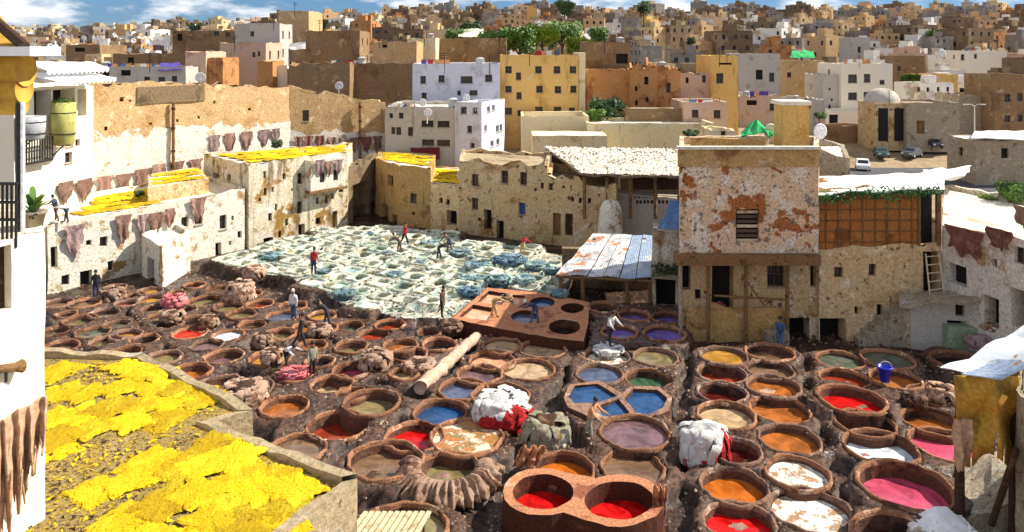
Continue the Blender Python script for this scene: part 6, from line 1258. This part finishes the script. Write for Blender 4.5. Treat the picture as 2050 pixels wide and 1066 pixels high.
# ------------------------------------------------------------------ people
def person(px, py, z, h, pose, yaw, shirt, trousers, label, cap=None, cut=0., group=None):
    """px, py: feet in the photo on height z; yaw: facing, 0 = towards the camera"""
    D = {'stand': (4, (4, -3), (3, 4), (8, -6), (15, 12)), 'walk': (8, (22, -20), (8, 22), (-22, 25), (20, 25)), 'bend': (72, (18, -6), (8, 8), (70, 84), (12, 10)), 'stoop': (42, (14, -10), (10, 10), (48, 62), (18, 14)), 'crouch': (35, (95, 80), (125, 118), (55, 65), (25, 20)), 'sit': (6, (84, 76), (84, 60), (30, 34), (55, 60)), 'lean': (18, (10, -16), (6, 10), (36, 52), (30, 24))}[pose]
    lean, hip, kn, sh, el = D; s = h/1.75; R_ = math.radians; V = Vector
    def dirn(a): return V((0, -math.sin(a), -math.cos(a)))      # angle forward of straight down; forward is -y
    pel = V((0, 0, 0)); up = V((0, -math.sin(R_(lean)), math.cos(R_(lean)))); J = []; E = []; Rd = []; zone = []
    def add(p, r, par, zn): J.append(p*s); k_ = s*(1.22 if zn in 'st' else 1.08); Rd.append((r[0]*k_, r[1]*k_) if isinstance(r, tuple) else (r*k_, r*k_)); zone.append(zn); (E.append((par, len(J)-1)) if par is not None else None); return len(J)-1
    p0 = add(pel, (.15, .115), None, 't'); p1 = add(pel+up*.20, (.145, .105), p0, 's'); p2 = add(pel+up*.42, (.17, .115), p1, 's'); p3 = add(pel+up*.53, (.085, .075), p2, 's')
    hd = up.lerp(V((0, -.25, 1)).normalized(), .5).normalized(); n1 = add(pel+up*.53+hd*.08, .055, p3, 'k'); n2 = add(J[n1]/s+hd*.09+V((0, -.015, 0)), (.075, .09), n1, 'k'); n3 = add(J[n2]/s+hd*.10, (.07, .085), n2, 'k')
    feet = []; hands = []
    for i, sd in enumerate((-1, 1)):
        hp = add(V((sd*.095, 0, -.05)), .095, p0, 't'); a = R_(hip[i]); k = add(J[hp]/s+dirn(a)*.43, .062, hp, 't'); b = a-R_(kn[i]); q = add(J[k]/s+dirn(b)*.20, .058, k, 't'); f = add(J[k]/s+dirn(b)*.42, .042, q, 't'); t = add(J[f]/s+V((sd*.02, -.15, -.03)), (.04, .028), f, 'f'); feet.append(f)
        so_ = add(pel+up*.47+V((sd*.19, 0, 0)), .062, p2, 's'); a = R_(sh[i]); e = add(J[so_]/s+dirn(a)*.28+V((sd*.04, 0, 0)), .043, so_, 's'); w_ = add(J[e]/s+dirn(a+R_(el[i]))*.25, .031, e, 's'); hn = add(J[w_]/s+dirn(a+R_(el[i]))*.08, (.036, .022), w_, 'k'); hands.append((J[hn].copy(), dirn(a+R_(el[i])), sd))
    lo = min(j.z for j in J)-.03*s; J = [j-V((0, 0, lo)) for j in J]
    me = bpy.data.meshes.new('b'); me.from_pydata(J, E, []); ob = bpy.data.objects.new('b', me); COL.objects.link(ob)
    md = ob.modifiers.new('s', 'SKIN'); 
    for i, d in enumerate(me.skin_vertices[0].data): d.radius = Rd[i]; d.use_root = (i == 0)
    ob.modifiers.new('u', 'SUBSURF').levels = 1
    dg = bpy.context.evaluated_depsgraph_get(); bm_ = bpy.data.meshes.new_from_object(ob.evaluated_get(dg)); bpy.data.objects.remove(ob)
    g = G(px, py, z); e = empty('person', (g.x, g.y, z-cut), label, 'person', group); e.rotation_euler = (0, 0, yaw)
    mb = MB(); mb.v = [tuple(v.co) for v in bm_.vertices]; mb.f = [tuple(p.vertices) for p in bm_.polygons]
    sl_ = {'s': 0, 't': 1, 'k': 2, 'f': 3}; jn = np.array([tuple(j) for j in J]); mids = []
    for a, b in E:
        za = zone[b]
        for k in (.25, .6, 1.): mids.append((*(J[a].lerp(J[b], k)), sl_[za]))
    mids = np.array(mids)
    for p in bm_.polygons: mb.m.append(int(mids[np.argmin(((mids[:, :3]-np.array(p.center))**2).sum(1)), 3]))
    for hp, dr, sd in hands:
        for k in range(5):
            hp2 = hp-V((0, 0, lo)); o = V(((k-2)*.016*s, 0, 0)) if k < 4 else V((-sd*.035*s, -.02*s, 0)); L_ = (.07, .08, .085, .07, .05)[k]*s; mid = hp2+o+dr*L_*.5+V((0, -.012*s, 0)); mb.tube([hp2+o*.7, mid, hp2+o+dr*L_+V((0, .006*s, .004))], [.010*s, .009*s, .006*s], 5, 2)
    mb.obj('body', [shirt, trousers, 'skin', 'rubber'], e, True, local=True)
    hc = J[n3]; nb = MB(); 
    nb.lathe([(.098*s, -.05*s), (.103*s, 0), (.09*s, .055*s), (.05*s, .095*s), (.005, .105*s)], (hc.x, hc.y+.012*s, hc.z-.005*s), 14); nb.obj('cap' if cap else 'hair', cap or 'hair', e, True, local=True)
    fb = MB(); c = J[n2]; fb.tube([(c.x, c.y-.085*s, c.z+.03*s), (c.x, c.y-.115*s, c.z-.005*s)], [.012*s, .02*s], 6); fb.obj('nose', 'skin', e, True, local=True)
    for sd in (-1, 1):
        fb = MB(); fb.box((c.x+sd*.034*s, c.y-.088*s, c.z+.035*s), (.013*s, .006*s, .007*s)); fb.obj('eye', 'hair', e, local=True)
        fb = MB(); fb.box((c.x+sd*.083*s, c.y+.01*s, c.z+.015*s), (.012*s, .022*s, .034*s)); fb.obj('ear', 'skin', e, local=True)
    fb = MB(); fb.box((c.x, c.y-.087*s, c.z-.038*s), (.024*s, .006*s, .006*s)); fb.obj('mouth', 'maroon', e, local=True)
    bpy.data.meshes.remove(bm_); return e
lz = lambda x, y: onlime(x, y).z+.28
for px, py, z, h, ps, yw, sh, tr, lab, *cp in (
 (628, 551, lz(628, 551), 1.78, 'stand', 2.9, 'cloth_red', 'cloth_navy', 'person in a red jacket standing on the lime terrace'),
 (810, 492, lz(810, 492), 1.8, 'walk', 2.2, 'cloth_red', 'cloth_black', 'person in a dark red top walking at the back of the lime pits'),
 (800, 508, lz(800, 508), 1.7, 'stoop', -1.2, 'cloth_brown', 'cloth_brown', 'person in brown stooping over a lime pit'),
 (885, 636, lz(885, 636), 1.72, 'stand', 1.2, 'cloth_brown', 'cloth_black', 'dark clad person standing at the front edge of the lime terrace'),
 (1046, 512, lz(1046, 512), 1.6, 'stoop', 2.4, 'cloth_red', 'cloth_tan', 'person in a pinkish red top at the foot of the plastered house'),
 (878, 520, lz(878, 520), 1.7, 'bend', 1.6, 'cloth_black', 'cloth_navy', 'black clad person bending among the lime pits'),
 (900, 506, lz(900, 506), 1.7, 'stoop', -.8, 'cloth_brown', 'cloth_blue', 'person in a brown top and blue trousers among teal skins'),
 (1072, 646, .95, 1.75, 'bend', -1.0, 'cloth_navy', 'cloth_blue', 'person in navy with a white cap bending over a raised vat', 'cloth_white'),
 (988, 634, .95, 1.7, 'bend', 1.4, 'cloth_tan', 'cloth_tan', 'person in mustard clothes bent double on the salmon basins'),
 (1222, 692, .75, 1.82, 'lean', .5, 'cloth_white', 'cloth_black', 'person in a white shirt and black trousers by the violet vats'),
 (1562, 688, .3, 1.75, 'sit', -.4, 'cloth_blue', 'cloth_blue', 'person in a blue jumper and jeans seated on the low wall'),
 (625, 760, .35, 1.78, 'stand', .6, 'cloth_olive', 'cloth_black', 'person in a pale olive shirt standing among the left vats'),
 (573, 738, .6, 1.7, 'bend', .9, 'cloth_white', 'cloth_black', 'person in white bending over the pink skins'),
 (588, 642, .5, 1.75, 'stand', -.4, 'cloth_white', 'cloth_blue', 'person in a white top and blue apron below the lime terrace', 'cloth_white'),
 (601, 696, .6, 1.75, 'walk', 1.9, 'cloth_black', 'cloth_black', 'black clad person walking among the left vats'),
 (655, 655, .6, 1.7, 'stoop', -1.3, 'cloth_black', 'cloth_navy', 'black clad person stooping by the dark bank'),
 (192, 598, .4, 1.75, 'stand', .3, 'cloth_black', 'cloth_navy', 'dark clad person by the doorway of the terrace house'),
 (112, 444, 4.55, 1.75, 'lean', -1.7, 'cloth_navy', 'cloth_brown', 'person in a navy top standing on the left terrace roof'),
 (134, 446, 4.55, 1.7, 'bend', -1.5, 'cloth_white', 'cloth_navy', 'person in a pale top bending on the left terrace roof'),
 (1182, 882, .55, 1.75, 'lean', .9, 'cloth_orange', 'cloth_olive', 'person in an orange top working beside the blue basins')):
    person(px, py, z, h, ps, yw, sh, tr, lab, *cp)
# seat for the seated worker
mb = MB(); p = G(1560, 688, .3); mb.box((p.x, p.y+.42, .35), (.6, .3, .42)); tag(mb.obj('stone_bench', 'stone'), 'stone block under the seated person at the tower foot', 'bench')
# ------------------------------------------------------------------ cars
def car(px, py, rz, paint, lab):
    Y = 104.
    for _ in range(30): x = XY(px, Y)[0]; z = T(x, Y)+.1; Y += (((EZ-z)*F/(py-HY))-Y)*.5
    x = XY(px, Y)[0]; e = empty('parked_car', (x, Y, T(x, Y)+.09), lab, 'car', 'cars parked in the car park', rz)
    prof = [(-2.05, .35), (-2.1, .7), (-1.95, .92), (-1.1, 1.0), (-.55, 1.42), (.75, 1.45), (1.5, 1.05), (2.0, .95), (2.1, .6), (2.0, .32)]
    mb = MB(); n = len(prof); v = []
    for yy, k in ((-.86, 0), (-.8, 1), (.8, 1), (.86, 0)): v += [(a, yy*(.86 if b > 1.1 else 1.), b) for a, b in prof]
    for r in range(3): mb.add(v, [(r*n+i, r*n+(i+1) % n, (r+1)*n+(i+1) % n, (r+1)*n+i) for i in range(n)])
    mb.v = mb.v[:4*n]; mb.f = [tuple(q % (4*n) for q in f) for f in mb.f]
    mb.add(v, [tuple(range(n)), tuple(range(4*n-1, 3*n-1, -1))]); mb.obj('body', paint, e, local=True)
    for pts in ([(-1.02, 1.04), (-.56, 1.38), (-.56, 1.38), (-1.02, 1.04)],): mb = MB(); mb.add([(-1.12, -.68, 1.03), (-1.12, .68, 1.03), (-.60, .62, 1.41), (-.60, -.62, 1.41)], [(0, 1, 2, 3)]); mb.obj('windscreen', 'car_glass', e, local=True)
    mb = MB(); mb.add([(1.5, -.66, 1.08), (1.5, .66, 1.08), (.79, .62, 1.44), (.79, -.62, 1.44)], [(3, 2, 1, 0)]); mb.obj('rear_window', 'car_glass', e, local=True)
    for sd in (-1, 1):
        for x0, x1 in ((-.85, -.05), (.03, .95)): mb = MB(); y_ = sd*.765; mb.add([(x0, sd*.80, 1.04), (x1+.2, sd*.80, 1.04), (x1, y_, 1.36), (x0+.28, y_, 1.36)], [(0, 1, 2, 3)]); mb.obj('side_window', 'car_glass', e, local=True)
        for xw in (-1.3, 1.3): mb = MB(); mb.tube([(xw, sd*.70, .31), (xw, sd*.90, .31)], .31, 14); wq = mb.obj('wheel', 'tyre', e, local=True); mb = MB(); mb.tube([(xw, sd*.895, .31), (xw, sd*.915, .31)], .17, 10); mb.obj('rim', 'dish', wq, local=True)
        mb = MB(); mb.box((-2.08, sd*.6, .72), (.05, .18, .09)); mb.obj('headlight', 'lamp_clear', e, local=True); mb = MB(); mb.box((2.07, sd*.65, .78), (.05, .14, .1)); mb.obj('tail_light', 'lamp_red', e, local=True)
for a in ((1727, 340, 1.2, 'car_white', 'white car with its boot towards the reed house'), (1764, 336, 1.3, 'car_green', 'greenish grey car second from the left in the car park'), (1826, 336, .7, 'car_grey', 'dark grey car in the middle of the car park'), (1866, 328, 1.5, 'car_dark', 'dark blue car right of the dark grey car'), (1914, 326, .5, 'car_white', 'white car near the white roofed stone house'), (1800, 325, 1.4, 'car_dark', 'black car at the back of the car park'), (1944, 322, 1.4, 'car_grey', 'grey car farthest right in the car park')): car(*a)
# ------------------------------------------------------------------ small things
p = G(1771, 762, .8); e = empty('blue_bucket', (p.x, p.y, .78), 'bright blue plastic bucket on the rim of an orange vat', 'bucket'); mb = MB(); mb.lathe([(.02, 0), (.22, 0), (.30, .62), (.33, .63), (.33, .67), (.28, .67), (.2, .06), (.02, .05)], (p.x, p.y, .78), 18); mb.obj('pail', 'plastic_blue', e, True)
mb = MB(); mb.tube([(p.x+.31*math.cos(t), p.y-.05, 1.42+.28*math.sin(t)) for t in [math.pi*i/10 for i in range(11)]], .012, 5); mb.obj('handle', 'dish', e)
p = W(1951, 300, 120); zb = T(p.x, 120); e = empty('street_lamp', (p.x, p.y, zb), 'grey double armed street lamp beside the car park', 'street lamp'); zt = ZY(212, 120); mb = MB(); mb.tube([(p.x, p.y, zb-.2), (p.x, p.y, zt)], [.12, .07], 8); mb.obj('pole', 'dish', e)
for sd in (-1, 1): mb = MB(); mb.tube([(p.x, p.y, zt-.1), (p.x+sd*.6, p.y, zt+.25), (p.x+sd*1.2, p.y, zt+.2)], .05, 6); mb.obj('arm', 'dish', e); mb = MB(); mb.box((p.x+sd*1.4, p.y, zt+.18), (.35, .13, .08)); mb.obj('lamp_head', 'dish', e)
AN = [(548, 30, 122), (640, 40, 128), (760, 60, 108), (700, 50, 128), (890, 105, 90), (980, 108, 90), (1060, 92, 93), (470, 70, 112), (300, 105, 96), (1210, 70, 101), (1440, 95, 98), (1720, 110, 142), (1780, 180, 119), (420, 40, 155), (350, 45, 155), (590, 5, 138), (850, 60, 118), (1000, 65, 124)]
for k, (px, py, Y) in enumerate(sorted(AN)):
    p = W(px, py, Y); mb = MB(); mb.tube([(p.x, p.y, p.z-2.6), (p.x, p.y, p.z)], .05, 4); 
    e = empty('roof_aerial', (p.x, p.y, p.z-2.6), 'thin roof aerial behind the tannery, %s from the left' % ORD[k+1], 'aerial', 'thin aerials on the roofs'); mb.obj('mast', 'black_iron', e)
    for j in range(3): mb = MB(); mb.tube([(p.x-.5+.1*j, p.y, p.z-.15-.25*j), (p.x+.5-.1*j, p.y, p.z-.15-.25*j)], .03, 4); mb.obj('crossbar', 'black_iron', e)
WT = [(1245, 78, 101), (1330, 128, 97), (720, 118, 103), (860, 70, 119), (200, 128, 97), (1600, 195, 129), (1500, 186, 129), (1960, 96, 216), (960, 120, 91), (905, 203, 80)]
mb = MB(); mb.tube([(0, 0, 0), (0, 0, 1.3)], .55, 14); mb.lathe([(.55, 1.3), (.3, 1.45), (.01, 1.5)], (0, 0, 0), 14); TK = mb.mesh('water_tank', 'pot_grey', True)
for k, (px, py, Y) in enumerate(sorted(WT)): p = W(px, py, Y); tag(link('water_tank', TK, None, loc=(p.x, p.y+1.5, p.z-1.2)), 'grey water tank on a roof, %s of them from the left' % ORD[k+1], 'water tank', 'roof water tanks')

# washing on the roofs
CL = ['cloth_white', 'cloth_red', 'cloth_blue', 'sheet_white', 'cloth_tan', 'tarp_blue', 'cloth_orange', 'cloth_purple']
LN = [(215, 262, 126, 96.5, 'long beige house'), (270, 312, 126, 96.5, 'right end of the long beige house'), (845, 900, 118, 91, 'pale blue house'), (1070, 1120, 100, 94, 'tall yellow house'), (1470, 1540, 182, 129, 'pale stone house'), (1690, 1740, 118, 143, 'white three storey house'), (1930, 1990, 94, 216, 'white house row'), (780, 830, 206, 79, 'grey apartment house'), (1380, 1440, 198, 88.5, 'small pink house'), (660, 720, 120, 103, 'ochre brick house')]
for x0, x1, py, Y, wh_ in LN:
    a, b = W(x0, py, Y+1.5), W(x1, py, Y+1.5); e = empty('washing_line', tuple(a), 'line of washing drying on the roof of the '+wh_, 'washing'); mb = MB(); mb.tube([a, a.lerp(b, .5)-Vector((0, 0, .12)), b], .02, 4); mb.obj('cord', 'black_iron', e)
    for q in (a, b): mb = MB(); mb.tube([q-Vector((0, 0, 2.2)), q+Vector((0, 0, .1))], .04, 5); mb.obj('pole', 'wood', e)
    k = random.randint(4, 7)
    for i in range(k):
        u = (i+.3+.4*random.random())/k; c = a.lerp(b, u)-Vector((0, 0, .12)); w_ = random.uniform(.25, .5); h_ = random.uniform(.6, 1.2); mb = MB(); v = []
        for j in range(4):
            for m_ in range(5): v.append((c.x+(m_/4-.5)*2*w_, c.y+.06*math.sin(m_*2+j), c.z-h_*j/3))
        mb.add(v, [(j*5+m_, (j+1)*5+m_, (j+1)*5+m_+1, j*5+m_+1) for j in range(3) for m_ in range(4)]); mb.obj('cloth', random.choice(CL), e)
